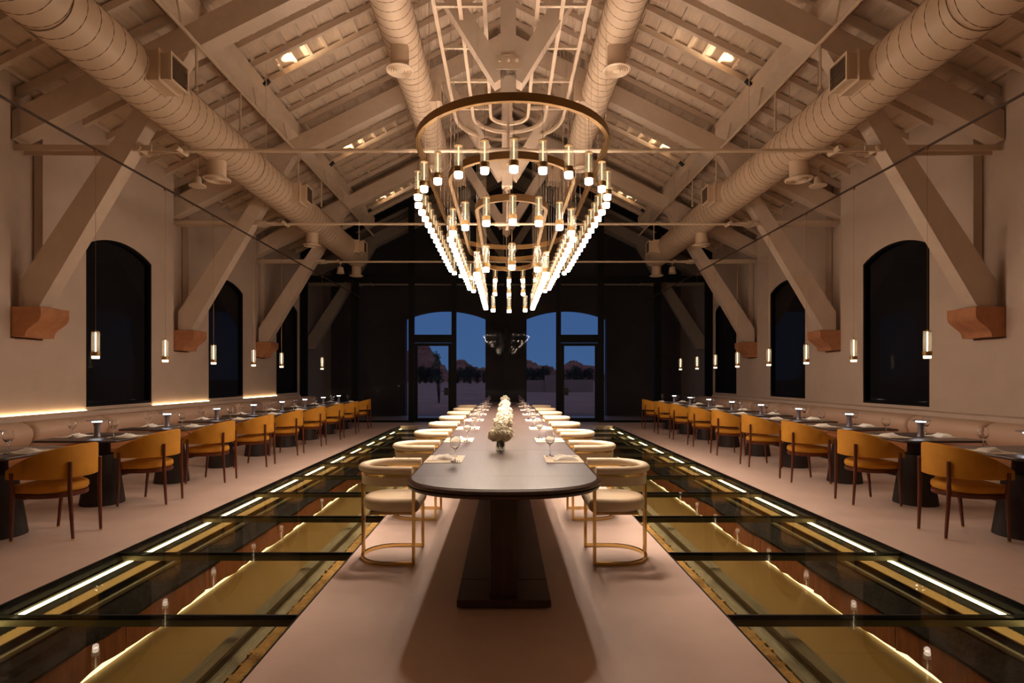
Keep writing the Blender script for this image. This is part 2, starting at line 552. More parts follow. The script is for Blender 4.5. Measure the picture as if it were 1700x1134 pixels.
# ------------------------------------------------------------------ roof trusses
def make_truss():
    t = thing('roof_truss', 'x', 'truss', (0, 0, 0))
    T = 0.11
    fn = lambda u, v, d: (u, d, v)
    for s in (-1, 1):
        MB().prism([(s*0.0, 7.63), (s*6.40, 7.63-SL*6.40), (s*6.40, 8.0-SL*6.40), (s*0.0, 8.0)], fn, -T, T).build('principal_rafter', M['paint'], t, smooth=0)
        MB().bar((s*0.085, 0, 5.22), (s*1.20, 0, 7.02), 0.22, 0.2).build('strut', M['paint'], t, smooth=0)
        # brace cut level at the corbel
        a, b = Vector((s*6.19, 0, 2.27)), Vector((s*4.27, 0, 5.72))
        MB().prism([(s*6.32, 2.275), (s*6.05, 2.275), (s*4.05, 5.66), (s*4.30, 5.6), (s*6.32, 2.7)] if False else
                   [(s*6.30, 2.275), (s*6.06, 2.275), (s*4.10, 5.60), (s*4.42, 5.46), (s*6.30, 2.62)], fn, -0.1, 0.1).build('brace', M['paint'], t, smooth=0)
        for dy in (-0.075, 0.075):
            MB().bar((s*6.40, dy, 4.34), (s*4.62, dy, 4.33), 0.075, 0.02, up=(0, 1, 0)).build('tie_strap', M['steel_cream'], t, smooth=0)
        MB().bar((s*4.75, -0.055, 4.33), (s*4.25, -0.0, 4.33), 0.05, 0.02).bar((s*4.75, 0.055, 4.33), (s*4.25, 0.0, 4.33), 0.05, 0.02).build('tie_fork', M['steel_cream'], t, smooth=0)
        for x in (4.78, 4.28):
            MB().cyl((s*x, -0.12, 4.33), (s*x, 0.12, 4.33), 0.035, 10).build('bolt', M['steel_cream'], t)
    MB().box(-0.1, 0.1, -0.1, 0.1, 5.04, 7.6).build('king_post', M['paint'], t, smooth=0)
    MB().box(-0.16, 0.16, -0.125, -0.112, 5.33, 5.52).build('gusset_plate', M['steel_cream'], t, smooth=0)
    for x in (-0.11, 0, 0.11):
        MB().lathe([(0.022, -0.15), (0.022, -0.126)], 6, (x, 0, 5.44), 'y').lathe([(0.011, -0.172), (0.011, -0.15)], 6, (x, 0, 5.44), 'y').build('bolt', M['steel_cream'], t)
    for x in (-0.15, 0.15):
        MB().lathe([(0.02, -0.15), (0.02, -0.112)], 6, (x, 0, 7.9), 'y').build('bolt', M['steel_cream'], t)
    MB().cyl((-4.3, 0, 4.33), (4.3, 0, 4.33), 0.024, 10).build('tie_rod', M['steel_cream'], t)
    MB().cyl((-0.24, 0, 4.33), (0.24, 0, 4.33), 0.038, 10).build('turnbuckle', M['steel_cream'], t)
    MB().cyl((0, 0, 4.29), (0, 0, 5.05), 0.016, 8).cyl((0, 0, 4.98), (0, 0, 5.05), 0.05, 8).cyl((0, 0, 4.22), (0, 0, 4.29), 0.03, 8, ).build('king_rod', M['steel_cream'], t)
    return t
tr0 = make_truss()
TL = ['nearest cream timber roof truss, above the near end of the brass ring chandelier',
      'second cream timber roof truss from the camera, above the chandelier middle',
      'third cream timber roof truss, last one before the dark glass partition',
      'dim timber roof truss behind the dark glass partition']
for k, y in enumerate(TRUSS_Y):
    o = tr0 if k == 0 else copy_tree(tr0)
    o.location = (0, y, 0)
    tag(o, TL[k], 'truss', 'timber roof trusses')

# ------------------------------------------------------------------ stone corbels
prof = [(6.42, 2.26), (5.93, 2.26), (5.93, 2.15)]
for k in range(9):
    t = k/8
    prof.append((5.935+0.19*(3*t*t-2*t*t*t), 2.13-0.21*t))
prof += [(6.13, 1.90), (6.13, 1.88), (6.42, 1.88)]
for s in (-1, 1):
    me = MB().prism([(s*a, b) for a, b in prof], lambda u, v, d: (u, d, v), -0.225, 0.225).mesh('stone_corbel', M['stone'], 40)
    for k, y in enumerate(TRUSS_Y[:3]):
        o = tag(link('stone_corbel', me, None, (0, y, 0)), 'carved reddish sandstone corbel under the %s roof brace on the %s wall' % (['nearest', 'second', 'third'][k], SIDE[s]), 'corbel', 'sandstone corbels')
        MB().box(s*5.99, s*6.3, -0.13, 0.13, 2.258, 2.273).build('bearing_pad', M['dark_metal'], o, smooth=0)

# ------------------------------------------------------------------ glass partition and doors
gp = thing('glass_partition', 'tall black framed glass partition closing the far end of the hall', 'partition', (0, YP, 0))
POSTS = [(-6.2, .2), (-4.63, .2), (-2.9, .17), (-1.6, .14), (0, .12), (1.6, .14), (2.9, .17), (4.63, .2), (6.2, .2)]
for x, w in POSTS:
    MB().box(x-w/2, x+w/2, -0.07, 0.07, 0.0, roofz(abs(x)+w/2)-0.22).build('mullion', M['blackframe'], gp, smooth=0)
for (x0, w0), (x1, w1) in zip(POSTS[:-1], POSTS[1:]):
    a, b = x0+w0/2, x1-w1/2
    MB().box(a, b, -0.06, 0.06, 4.30, 4.48).build('transom', M['blackframe'], gp, smooth=0)
    door = (abs((a+b)/2) > 1.6 and abs((a+b)/2) < 2.9)
    za = roofz(max(abs(a), abs(b)))-0.30
    fn = lambda u, v, d: (u, d, v)
    MB().prism([(a, 4.48), (b, 4.48), (b, roofz(b)-0.24), (a, roofz(a)-0.24)], fn, -0.006, 0.006).build('gable_pane', M['tintglass'], gp, smooth=0)
    if door:
        MB().box(a, b, -0.06, 0.06, 2.44, 2.68).build('door_transom', M['blackframe'], gp, smooth=0)
        MB().box(a, b, -0.006, 0.006, 2.68, 4.30).build('pane', M['tintglass'], gp, smooth=0)
    else:
        MB().box(a, b, -0.05, 0.05, 0.0, 0.06).build('sill_rail', M['blackframe'], gp, smooth=0)
        MB().box(a, b, -0.006, 0.006, 0.06, 4.30).build('pane', M['tintglass'], gp, smooth=0)
for s in (-1, 1):
    MB().prism([(s*0.06, roofz(0.06)-0.02), (s*6.29, roofz(6.29)-0.02), (s*6.29, roofz(6.29)-0.24), (s*0.06, roofz(0.06)-0.24)],
               lambda u, v, d: (u, d, v), -0.05, 0.05).build('head_rail', M['blackframe'], gp, smooth=0)
for n, s in ((1, -1), (2, 1)):
    x0, x1 = sorted((s*1.68, s*2.805))
    d = MB().plate([(x0, 0.01), (x1, 0.01), (x1, 2.43), (x0, 2.43)], [[(x0+0.09, 0.13), (x1-0.09, 0.13), (x1-0.09, 2.34), (x0+0.09, 2.34)]],
                   lambda u, v, dd: (u, dd, v), YP-0.03, YP+0.03).build('door_%d' % n, M['blackframe'], smooth=0)
    struct(d)
    MB().box(x0+0.09, x1-0.09, YP-0.006, YP+0.006, 0.13, 2.34).build('pane', M['tintglass'], d, smooth=0)
    hx = s*1.82
    h = MB().box(hx-0.075, hx+0.075, YP-0.075, YP-0.03, 0.83, 1.06)
    h.bar((hx, YP-0.1, 0.95), (hx+s*0.16, YP-0.1, 0.95), 0.02, 0.02).box(hx-0.012, hx+0.012, YP-0.1, YP-0.07, 0.94, 0.96)
    h.build('door_handle', M['dark_metal'], d, smooth=0)

# ------------------------------------------------------------------ ledge along each wall with its cove light
for n, s in ((1, -1), (2, 1)):
    tr = struct(MB().cbox(min(s*6.03, s*6.299), max(s*6.03, s*6.299), YN, 15.9, 0, 0.87, 0.008).build('trim_%d' % n, M['plaster'], smooth=0))
    if s < 0:
        for a, b in ((YN+0.1, 8.08), (9.62, 11.43), (12.97, 14.83)):
            MB().box(s*6.276, s*6.292, a, b, 0.871, 0.879).build('cove_light', M['cove'], tr, smooth=0)

# ------------------------------------------------------------------ banquettes
SEG = 1.22
for s in (-1, 1):
    bq = thing('banquette', 'long %s built-in banquette of pale taupe roll cushions under the ledge' % ('left' if s < 0 else 'right'), 'banquette', (0, 0, 0))
    x = lambda a, s=s: s*a
    def bx(a, b, *r): return (min(s*a, s*b), max(s*a, s*b), *r)
    box_obj('base', M['banquette'], bx(5.3, 6.025, 3.0, 15.45, 0.16, 0.36), bq)
    box_obj('base_trim', M['tan'], bx(5.29, 5.6, 3.0, 15.45, 0.10, 0.16), bq)
    box_obj('toe_kick', M['dark_metal'], bx(5.37, 5.7, 3.0, 15.45, 0.0, 0.10), bq)
    rolled = [(5.80, 0.46), (5.74, 0.5), (5.66, 0.6), (5.63, 0.68), (5.64, 0.75), (5.69, 0.80), (5.76, 0.825), (5.86, 0.825), (6.025, 0.80), (6.025, 0.46)]
    seatp = [(5.23, 0.375), (5.22, 0.42), (5.245, 0.455), (5.3, 0.468), (6.0, 0.462), (6.0, 0.362), (5.25, 0.362)]
    fn = lambda u, v, d, s=s: (s*u, d, v)
    y = 3.2
    k = 0
    bm1 = MB()
    # rounded ends: loft of scaled profiles
    def cushion(profile, y0, y1, e=0.05):
        cu = sum(p[0] for p in profile)/len(profile); cv = sum(p[1] for p in profile)/len(profile)
        rings = [(y0, 0.86), (y0+0.015, 0.95), (y0+e, 1), (y1-e, 1), (y1-0.015, 0.95), (y1, 0.86)]
        m = MB(); n = len(profile); vs = []; fs = []
        for yy, g in rings:
            for (u, v) in profile:
                bv = min(p[1] for p in profile); bu = max(p[0] for p in profile)
                vs.append((s*(bu+(u-bu)*g), yy, bv+(v-bv)*g))
        for r in range(len(rings)-1):
            for i in range(n):
                j = (i+1) % n
                fs.append((r*n+i, r*n+j, (r+1)*n+j, (r+1)*n+i))
        fs += [tuple(range(n)), tuple((len(rings)-1)*n+i for i in range(n))]
        return m.add(vs, fs)
    m1 = cushion(rolled, 0.015, SEG-0.015).mesh('back_cushion', M['banquette'], 50)
    m2 = cushion(seatp, 0.004, SEG-0.004, 0.02).mesh('seat_cushion', M['tan'], 40)
    y = 4.04-SEG
    while y < 15.2:
        link('back_cushion', m1, bq, (0, y, 0))
        link('seat_cushion', m2, bq, (0, y, 0))
        y += SEG

# ------------------------------------------------------------------ glass covered pits
BEAM_Y = [3.10+1.115*k for k in range(-5, 12)]
for s in (-1, 1):
    pit = thing('glass_floor', 'long glass floor over a lit track pit, %s of the dining table' % SIDE[s], 'glass floor', (0, 0, 0))
    def bx(a, b, *r): return (min(s*a, s*b), max(s*a, s*b), *r)
    ys = [PITY0+0.02] + [b for b in BEAM_Y if PITY0+0.3 < b < PITY1-0.3] + [PITY1-0.02]
    for a, b in zip(ys[:-1], ys[1:]):
        box_obj('glass_panel', M['floorglass'], bx(PIT0+0.012, PIT1-0.012, a+0.006, b-0.006, -0.024, -0.004), pit)
    for b in ys[1:-1]:
        m = MB().box(*bx(PIT0+0.01, PIT1-0.01, b-0.018, b+0.018, -0.036, -0.026)).box(*bx(PIT0+0.01, PIT1-0.01, b-0.012, b+0.012, -0.066, -0.036))
        m.build('cross_beam', M['beam'], pit, smooth=0)
        box_obj('glazing_seal', M['pitblack'], bx(PIT0+0.01, PIT1-0.01, b-0.0055, b+0.0055, -0.026, -0.003), pit)
    for a, b in ((PIT0+0.001, PIT0+0.03), (PIT1-0.04, PIT1-0.001)):
        box_obj('edge_angle', M['dark_metal'], bx(a, b, PITY0, PITY1, -0.06, -0.026), pit)
    for a, b in ((PIT0+0.0005, PIT0+0.011), (PIT1-0.011, PIT1-0.0005)):
        box_obj('edge_strip', M['dark_metal'], bx(a, b, PITY0, PITY1, -0.026, 0.001), pit)
    # outer side, from the top down
    box_obj('outer_lining', M['pitblack'], bx(3.035, 3.048, PITY0, PITY1, -0.86, -0.06), pit)
    box_obj('light_channel', M['pitblack'], bx(3.0, 3.035, PITY0, PITY1, -0.098, -0.07), pit)
    box_obj('light_strip', M['pitled'], bx(2.986, 3.0, PITY0, PITY1, -0.098, -0.084), pit)
    MB().prism([(s*3.03, -0.175), (s*2.982, -0.207), (s*2.982, -0.215), (s*3.03, -0.215)], lambda u, v, d: (u, d, v), PITY0, PITY1).build('perforated_ledge', M['gold'], pit, smooth=0)
    MB().cyl((s*2.98, PITY0, -0.285), (s*2.98, PITY1, -0.285), 0.022, 10).build('side_rail', M['beam'], pit)
    # dark rock face, uneven
    random.seed(11 if s < 0 else 12)
    n = 90
    vs, fs = [], []
    rows = [(-0.31, 3.0), (-0.37, 2.97), (-0.44, 2.975), (-0.50, 2.965), (-0.55, 3.0)]
    for i in range(n+1):
        y = PITY0+(PITY1-PITY0)*i/n
        for z, xx in rows:
            q = mnoise.noise(Vector((y*2.3, z*9, s*3)))*0.035
            vs.append((s*(xx+q-0.01), y, z+mnoise.noise(Vector((y*1.7, z*5, 7+s)))*0.02))
        vs.append((s*3.034, y, -0.55)); vs.append((s*3.034, y, -0.31))
    R = len(rows)+2
    for i in range(n):
        for r in range(R):
            q = (r+1) % R
            fs.append((i*R+r, i*R+q, (i+1)*R+q, (i+1)*R+r))
    fs += [tuple(range(R)), tuple(n*R+r for r in range(R))]
    MB().add(vs, fs).build('rock_face', M['darkrock'], pit, smooth=25)
    # rusted panels with a broken lower edge, light behind it
    k = 0
    for a, b in zip(ys[:-1], ys[1:]):
        pts = [(a+0.004, -0.545), (b-0.004, -0.545)]
        m = 9
        for i in range(m+1):
            y = b-0.004-(b-a-0.008)*i/m
            pts.append((y, -0.758+random.uniform(-0.014, 0.014)+0.012*math.sin(y*5+k)))
        MB().prism(pts, lambda u, v, d: (s*d, u, v), 2.99, 3.0).build('rust_panel', M['rust'], pit, smooth=0)
    box_obj('lower_light_strip', M['pitled_low'], bx(3.005, 3.03, PITY0, PITY1, -0.785, -0.76), pit)
    for a, b in zip(ys[:-1], ys[1:]):
        box_obj('floor_plate', M['gold'], bx(1.70, 3.03, a+0.001, b-0.001, -0.80, -0.787), pit)
    # inner shelf with the old rail, rubble and sleepers
    box_obj('inner_shelf', M['pitblack'], bx(PIT0+0.002, 1.665, PITY0, PITY1, -0.85, -0.235), pit)
    railp = [(1.50, -0.234), (1.655, -0.234), (1.655, -0.222), (1.60, -0.206), (1.592, -0.20), (1.592, -0.155), (1.615, -0.145), (1.618, -0.12), (1.537, -0.12), (1.54, -0.145), (1.563, -0.155), (1.563, -0.20), (1.555, -0.206), (1.50, -0.222)]
    MB().prism([(s*a, b) for a, b in railp], lambda u, v, d: (u, d, v), PITY0, PITY1).build('old_rail', M['rail'], pit, smooth=0)
    y = PITY0+0.2
    sl = MB().cbox(-0.06, 0.06, -0.09, 0.09, 0, 0.07, 0.006).mesh('sleeper_end', M['sleeper'], 0)
    while y < PITY1-0.1:
        link('sleeper_end', sl, pit, (s*1.31, y, -0.234))
        y += 0.42
    st = MB()
    for i in range(1500):
        y = random.uniform(PITY0, PITY1)
        r = random.uniform(0.008, 0.026)
        cx, cz = random.uniform(1.40, 1.49), -0.234+r*0.5
        pts = [Vector((math.cos(t)*r*random.uniform(.7, 1.2), math.sin(t)*r*random.uniform(.8, 1.4), 0)) for t in (0, 1.2, 2.5, 3.8, 5.1)]
        vs = [(s*(cx)+p.x, y+p.y, cz-r*0.5) for p in pts]+[(s*cx+p.x*0.8, y+p.y*0.8, cz+r*random.uniform(.4, .9)) for p in pts]
        st.add(vs, [(0,1,2,3,4), (5,6,7,8,9)]+[(q, (q+1) % 5, 5+(q+1) % 5, 5+q) for q in range(5)])
    ro = st.build('rubble', M['rubble'], pit, smooth=0); ro['kind'] = 'stuff'
    rb = []
    n = 120
    vs, fs = [], []
    for i in range(n+1):
        y = PITY0+(PITY1-PITY0)*i/n
        w = mnoise.noise(Vector((y*3, s*2, 0)))*0.02
        vs += [(s*1.385, y, -0.234), (s*(1.41+w), y, -0.20+w*0.6), (s*(1.465+w), y, -0.198-w*0.5), (s*1.495, y, -0.234)]
    for i in range(n):
        for r in range(4):
            q = (r+1) % 4
            fs.append((i*4+r, i*4+q, i*4+4+q, i*4+4+r))
    fs += [(0,1,2,3), (n*4,n*4+1,n*4+2,n*4+3)]
    MB().add(vs, fs).build('rubble_bed', M['rubble'], pit, smooth=0)

# ------------------------------------------------------------------ ducts
def diffuser_mb(c):
    pr = [(0.0, 0.03), (0.125, 0.03), (0.14, 0.02), (0.185, 0.0), (0.185, -0.012), (0.165, -0.02), (0.15, -0.004), (0.138, -0.022), (0.122, -0.004), (0.108, -0.022), (0.092, -0.004), (0.078, -0.022), (0.06, -0.004), (0.045, -0.018), (0.0, -0.018)]
    return MB().lathe(pr, 28, c, close=False)
def make_duct(label, X, Z, R, y0, y1, drops, boxes, dropz, boxdir, rods):
    d = thing('air_duct', label, 'duct', (0, 0, 0))
    # tube with rounded far end
    pr = [(0.0, y0), (R, y0)] + [(R, y1-R*0.8)] + [(R*math.cos(t), y1-R*0.8+R*0.8*math.sin(t)) for t in (0.3, 0.6, 0.9, 1.2, 1.45)] + [(0.0, y1)]
    MB().lathe(pr, 36, (X, 0, Z), 'y', close=False).build('tube', M['duct'], d)
    pts = []
    turns = int((y1-R-y0)/0.165)
    for i in range(turns*20):
        t = 2*PI*i/20
        pts.append((X+(R+0.0005)*math.cos(t), y0+0.165*i/20, Z+(R+0.0005)*math.sin(t)))
    sec = [(-0.003, -0.003), (0.003, -0.003), (0.0, 0.004)]
    vs, fs = [], []
    for i, p in enumerate(pts):
        t = 2*PI*i/20
        for (a, h) in ((-0.004, 0.0), (0.004, 0.0), (0.0, 0.004)):
            rr = R+0.001+h
            vs.append((X+rr*math.cos(t), p[1]+a, Z+rr*math.sin(t)))
    for i in range(len(pts)-1):
        for q in range(3):
            r = (q+1) % 3
            fs.append((i*3+q, i*3+r, i*3+3+r, i*3+3+q))
    MB().add(vs, fs).build('spiral_seam', M['seam'], d, smooth=0)
    for y in drops:
        MB().lathe([(0.125, dropz+0.02), (0.125, Z-R*0.75)], 24, (X, y, 0), 'z').build('outlet_neck', M['duct'], d)
        diffuser_mb((X, y, dropz)).build('round_diffuser', M['steel_cream'], d, 40)
    for y, bl in boxes:
        s = boxdir*bl
        m = MB()
        e = X+boxdir*R*0.32
        m.box(min(e, e+s*0.16), max(e, e+s*0.16), y-0.15, y+0.15, Z-0.14, Z+0.13)
        m.box(min(e+s*0.16, e+s*0.30), max(e+s*0.16, e+s*0.30), y-0.17, y+0.17, Z-0.17, Z+0.155)
        m.box(min(e+s*0.30, e+s*0.40), max(e+s*0.30, e+s*0.40), y-0.15, y+0.15, Z-0.15, Z+0.13)
        ob = m.build('outlet_box', M['duct'], d, smooth=0)
        f = MB()
        xf = e+s*0.17
        for xx in (e+s*0.155, e+s*0.298):
            f.box(min(xx, xx+s*0.012), max(xx, xx+s*0.012), y-0.185, y+0.185, Z-0.185, Z+0.17)
        f.build('flange', M['steel_cream'], ob, smooth=0)
        g = MB()
        xe = e+s*0.40
        g.plate([(y-0.165, Z-0.165), (y+0.165, Z-0.165), (y+0.165, Z+0.145), (y-0.165, Z+0.145)],
                [[(y-0.14, Z-0.14), (y+0.14, Z-0.14), (y+0.14, Z+0.12), (y-0.14, Z+0.12)]], lambda u, v, dd: (dd, u, v), xe, xe+s*0.03)
        g.build('grille_frame', M['steel_cream'], ob, smooth=0)
        g = MB()
        for q in range(11):
            z = Z-0.135+q*0.024
            g.box(min(xe+s*0.004, xe+s*0.02), max(xe+s*0.004, xe+s*0.02), y-0.14, y+0.14, z, z+0.009)
        g.box(min(xe, xe+s*0.003), max(xe, xe+s*0.003), y-0.14, y+0.14, Z-0.14, Z+0.12)
        g.build('grille', M['seam'], ob, smooth=0)
    for y in rods:
        for dx in (-R-0.02, R+0.02):
            MB().cyl((X+dx, y, Z), (X+dx, y, roofz(X+dx)-0.04), 0.006, 6).build('hanger_rod', M['steel_cream'], d, smooth=0)
        MB().lathe([(R+0.004, y-0.015), (R+0.012, y-0.015), (R+0.012, y+0.015), (R+0.004, y+0.015)], 28, (X, 0, Z), 'y', close=False).build('hanger_band', M['duct'], d)
    return d
make_duct('cream spiral air duct high along the left wall, above the left tables', -4.15, 4.72, 0.30, -3.3, 15.3, [3.9, 7.73, 11.56, 15.0], [(5.98, 1), (9.97, 1), (13.95, 1)], 4.19, 1, [4.8, 8.6, 12.4])
make_duct('cream spiral air duct high along the right wall, above the right tables', 4.15, 4.72, 0.30, -3.3, 15.3, [3.9, 7.73, 11.56, 15.0], [(5.98, 1), (9.97, 1), (13.95, 1)], 4.19, -1, [4.8, 8.6, 12.4])
make_duct('cream spiral air duct under the ridge, left of the chandelier', -1.46, 6.03, 0.25, -3.3, 14.3, [7.3, 10.75], [(9.0, 0.7), (12.6, 1)], 5.50, 1, [5.6, 8.2, 11.6])
make_duct('cream spiral air duct under the ridge, right of the chandelier', 1.46, 6.03, 0.25, -3.3, 14.3, [7.3, 10.75], [(9.0, 0.7), (12.6, 1)], 5.50, -1, [5.6, 8.2, 11.6])

# conduits, speakers, sensors, roof spotlights, lighting tracks
for s in (-1, 1):
    cd = thing('sprinkler_pipe', 'slim cream pipe slung below the %s roof purlin' % SIDE[s], 'pipe', (0, 0, 0))
    MB().cyl((s*3.97, -3.4, 5.62), (s*3.97, 16.2, 5.62), 0.024, 8).build('pipe', M['steel_cream'], cd)
    for y in (5.2, 6.6, 8.6, 9.8, 12.0, 13.3, 15.2):
        MB().cyl((s*3.97, y, 5.6), (s*4.05, y, 6.02), 0.012, 6).build('hanger', M['steel_cream'], cd)
    for y in (6.9, 8.05, 10.3, 11.6, 14.6):
        MB().cyl((s*3.97, y, 5.05), (s*3.97, y, 5.6), 0.015, 6).cyl((s*3.97, y, 5.02), (s*3.97, y, 5.06), 0.024, 8).build('drop_pipe', M['steel_cream'], cd)
    # disc speakers and a cone light on rods
    for k, (y, x) in enumerate(((7.95, 4.55),)):
        sp = thing('disc_speaker', 'small round white ceiling disc on a rod beside the %s duct diffuser' % SIDE[s], 'speaker', (s*x, y, 0))
        MB().lathe([(0.0, 4.16), (0.09, 4.155), (0.118, 4.165), (0.118, 4.18), (0.06, 4.2), (0.05, 4.30), (0.0, 4.30)], 22, close=False).build('disc', M['steel_cream'], sp)
        MB().cyl((0, 0, 4.28), (0, 0, roofz(x)-0.03), 0.009, 6).build('rod', M['steel_cream'], sp)
    cl = thing('cone_spotlight', 'small cream cone light on a rod beside the %s duct end' % SIDE[s], 'spotlight', (s*4.56, 14.9, 0))
    MB().lathe([(0.0, 4.40), (0.075, 4.40), (0.10, 4.24), (0.11, 4.23), (0.095, 4.23), (0.0, 4.3)], 18, close=False).build('cone', M['steel_cream'], cl)
    MB().cyl((0, 0, 4.39), (0, 0, roofz(4.56)-0.03), 0.011, 6).build('rod', M['steel_cream'], cl)
    # roof spotlights that wash the boards
    for k, y in enumerate(WIN_Y):
        if True:
            p = Vector((s*3.93, y+0.0, roofz(3.93)-0.24))
            sp = thing('roof_spotlight', 'small black spotlight on the %s purlin, %s from the camera, washing the boards' % (SIDE[s], ORD[k]), 'spotlight', p, 0, 'roof spotlights on the purlins')
            d = Vector((-s*1.0, 0.0, 0.5+0.42)).normalized()
            MB().cyl(-d*0.06, d*0.06, 0.036, 12).build('lamp_head', M['dark_metal'], sp)
            MB().bar(-d*0.03, Vector((s*0.10, 0, -0.02)), 0.02, 0.035).bar(Vector((s*0.10, 0, -0.05)), Vector((s*0.10, 0, 0.02)), 0.04, 0.06).build('bracket', M['dark_metal'], sp, smooth=0)
            ld = bpy.data.lights.new('roof_spot', 'SPOT')
            ld.energy = ROOF_SPOT; ld.color = (1, 0.78, 0.5); ld.spot_size = math.radians(34); ld.spot_blend = 0.7; ld.shadow_soft_size = 0.02
            lo = bpy.data.objects.new('spot_lamp', ld); C.objects.link(lo); lo.parent = sp
            lo.location = d*0.075
            lo.rotation_euler = d.to_track_quat('-Z', 'Y').to_euler()
    tk = thing('lighting_track', 'thin dark lighting track above the %s row of tables' % SIDE[s], 'lighting track', (s*4.46, 0, 0))
    MB().box(-0.009, 0.009, -3.55, YP-0.09, 3.81, 3.83).build('rail', M['track'], tk, smooth=0)

# ------------------------------------------------------------------ chandelier
def stadium(R, y0, y1, na=20, ns=1):
    ca, cb = y0+R, y1-R
    pts = []
    for k in range(na+1):
        t = PI + PI*k/na
        pts.append((R*math.cos(t), ca+R*math.sin(t)))
    for k in range(na+1):
        t = PI*k/na
        pts.append((R*math.cos(t), cb+R*math.sin(t)))
    return pts
CX = 0.035
FRZ = 6.0
ch = thing('chandelier', 'large three tier brass ring chandelier of glowing glass cylinders above the long table', 'chandelier', (CX, 0, 0))
ROWS = [(1.035, 4.75, 10.3, 3.86, 3.17, 6, 14), (0.735, 5.46, 10.31, 3.64, 2.91, 4, 13), (0.45, 6.05, 10.1, 3.41, 2.57, 2, 12)]
PH = 0.29
def pendant_meshes(ctop, led, collar=(0.045, 0.095), rose=False, tube='tubeglass', core='core'):
    c0, c1 = collar
    a = MB().lathe([(0.0, 0.287), (0.037, 0.287), (0.037, 0.294), (0.012, 0.296), (0.006, 0.31), (0.0, 0.31)], 16, close=False)
    a.cyl((0, 0, 0.3), (0, 0, ctop), 0.0017, 4)
    if rose: a.cyl((0, 0, ctop-0.02), (0, 0, ctop), 0.018, 8)
    e = MB().lathe([(0.0, c0), (0.043, c0), (0.0435, c1), (0.0, c1)], 16, close=False)
    b = MB().lathe([(0.038, c1), (0.038, 0.287)], 32, close=False, flute=0.05)
    c = MB().lathe([(0.0, 0.0), (0.034, 0.0), (0.037, 0.006), (0.037, c0), (0.0, c0)], 12, close=False)
    d = MB().cyl((0, 0, c1), (0, 0, 0.286), 0.007, 8)
    return (a.mesh('pendant', M['brass_dark']), b.mesh('glass_cylinder', M[tube], 10), c.mesh('glowing_tip', led), d.mesh('light_core', M[core]), e.mesh('collar', M['brass_dark']))
beam = bpy.data.lights.new('pendant_beam', 'SPOT')
beam.energy = CHAND_BEAM; beam.color = WARM; beam.spot_size = math.radians(108); beam.spot_blend = 0.75; beam.shadow_soft_size = 0.02
for R, y0, y1, zr, zb, K, N in ROWS:
    pts = [(x, y, zr-0.035) for x, y in stadium(R-0.035, y0+0.035, y1-0.035, 28)]
    MB().sweep(pts, [(-0.02, -0.035), (0.02, -0.035), (0.02, 0.042), (0.013, 0.042), (0.013, 0.018), (-0.013, 0.018), (-0.013, 0.042), (-0.02, 0.042)], closed=True).build('ring', M['brass_dark'], ch)
    MB().sweep([(x, y, zr-0.012) for x, y, z in pts], [(-0.0085, -0.004), (0.0085, -0.004), (0.0085, 0.003), (-0.0085, 0.003)], closed=True).build('uplight_strip', M['uplight'], ch)
    ms = pendant_meshes(zr-0.069-zb, M['diffuser'])
    pos = []
    ca, cb = y0+R, y1-R
    for k in range(-K, K+1):
        t = k*(PI/2)/K
        pos.append(((R-0.035)*math.sin(t), ca-(R-0.035)*math.cos(t)))
        pos.append(((R-0.035)*math.sin(t), cb+(R-0.035)*math.cos(t)))
    for k in range(1, N):
        y = ca+(cb-ca)*k/N
        pos += [(0.035-R, y), (R-0.035, y)]
    for px, py in pos:
        p = link('pendant', ms[0], ch, (px, py, zb))
        bl_ = bpy.data.objects.new('beam_lamp', beam); C.objects.link(bl_); bl_.parent = p; bl_.location = (0, 0, -0.025)
        for q in (1, 2, 3, 4):
            link(('glass_cylinder', 'glowing_tip', 'light_core', 'collar')[q-1], ms[q], p)
    # ring hangers
    for k in range(0, 8):
        y = ca+(cb-ca)*k/7
        for sg in (-1, 1):
            MB().cyl((sg*(R-0.035), y, zr-0.01), (sg*(R-0.035), y, FRZ-0.02), 0.002, 4).build('hanger_cable', M['steel_cream'], ch, smooth=0)
# suspension frame
fr = thing('suspension_frame', 'cream steel ladder frame under the ridge carrying the chandelier', 'frame', (CX, 0, 0))
for R, y0, y1 in ((0.96, 4.6, 10.6), (0.64, 5.0, 10.25), (0.33, 5.4, 9.9)):
    MB().sweep([(x, y, FRZ) for x, y in stadium(R, y0, y1, 18)], [(-0.025, -0.025), (0.025, -0.025), (0.025, 0.025), (-0.025, 0.025)], closed=True).build('curved_bar', M['steel_cream'], fr)
y = 5.9
while y < 9.9:
    for a, b in ((-0.935, -0.665), (-0.615, -0.355), (0.355, 0.615), (0.665, 0.935)):
        MB().box(a, b, y-0.02, y+0.02, FRZ-0.02, FRZ+0.02).build('cross_bar', M['steel_cream'], fr, smooth=0)
    y += 0.86
for y in (5.9, 7.62, 9.34):
    for x in (-0.64, 0.64):
        MB().cyl((x, y, FRZ+0.02), (x, y, roofz(x)-0.05), 0.008, 6).build('hanger_rod', M['steel_cream'], fr)

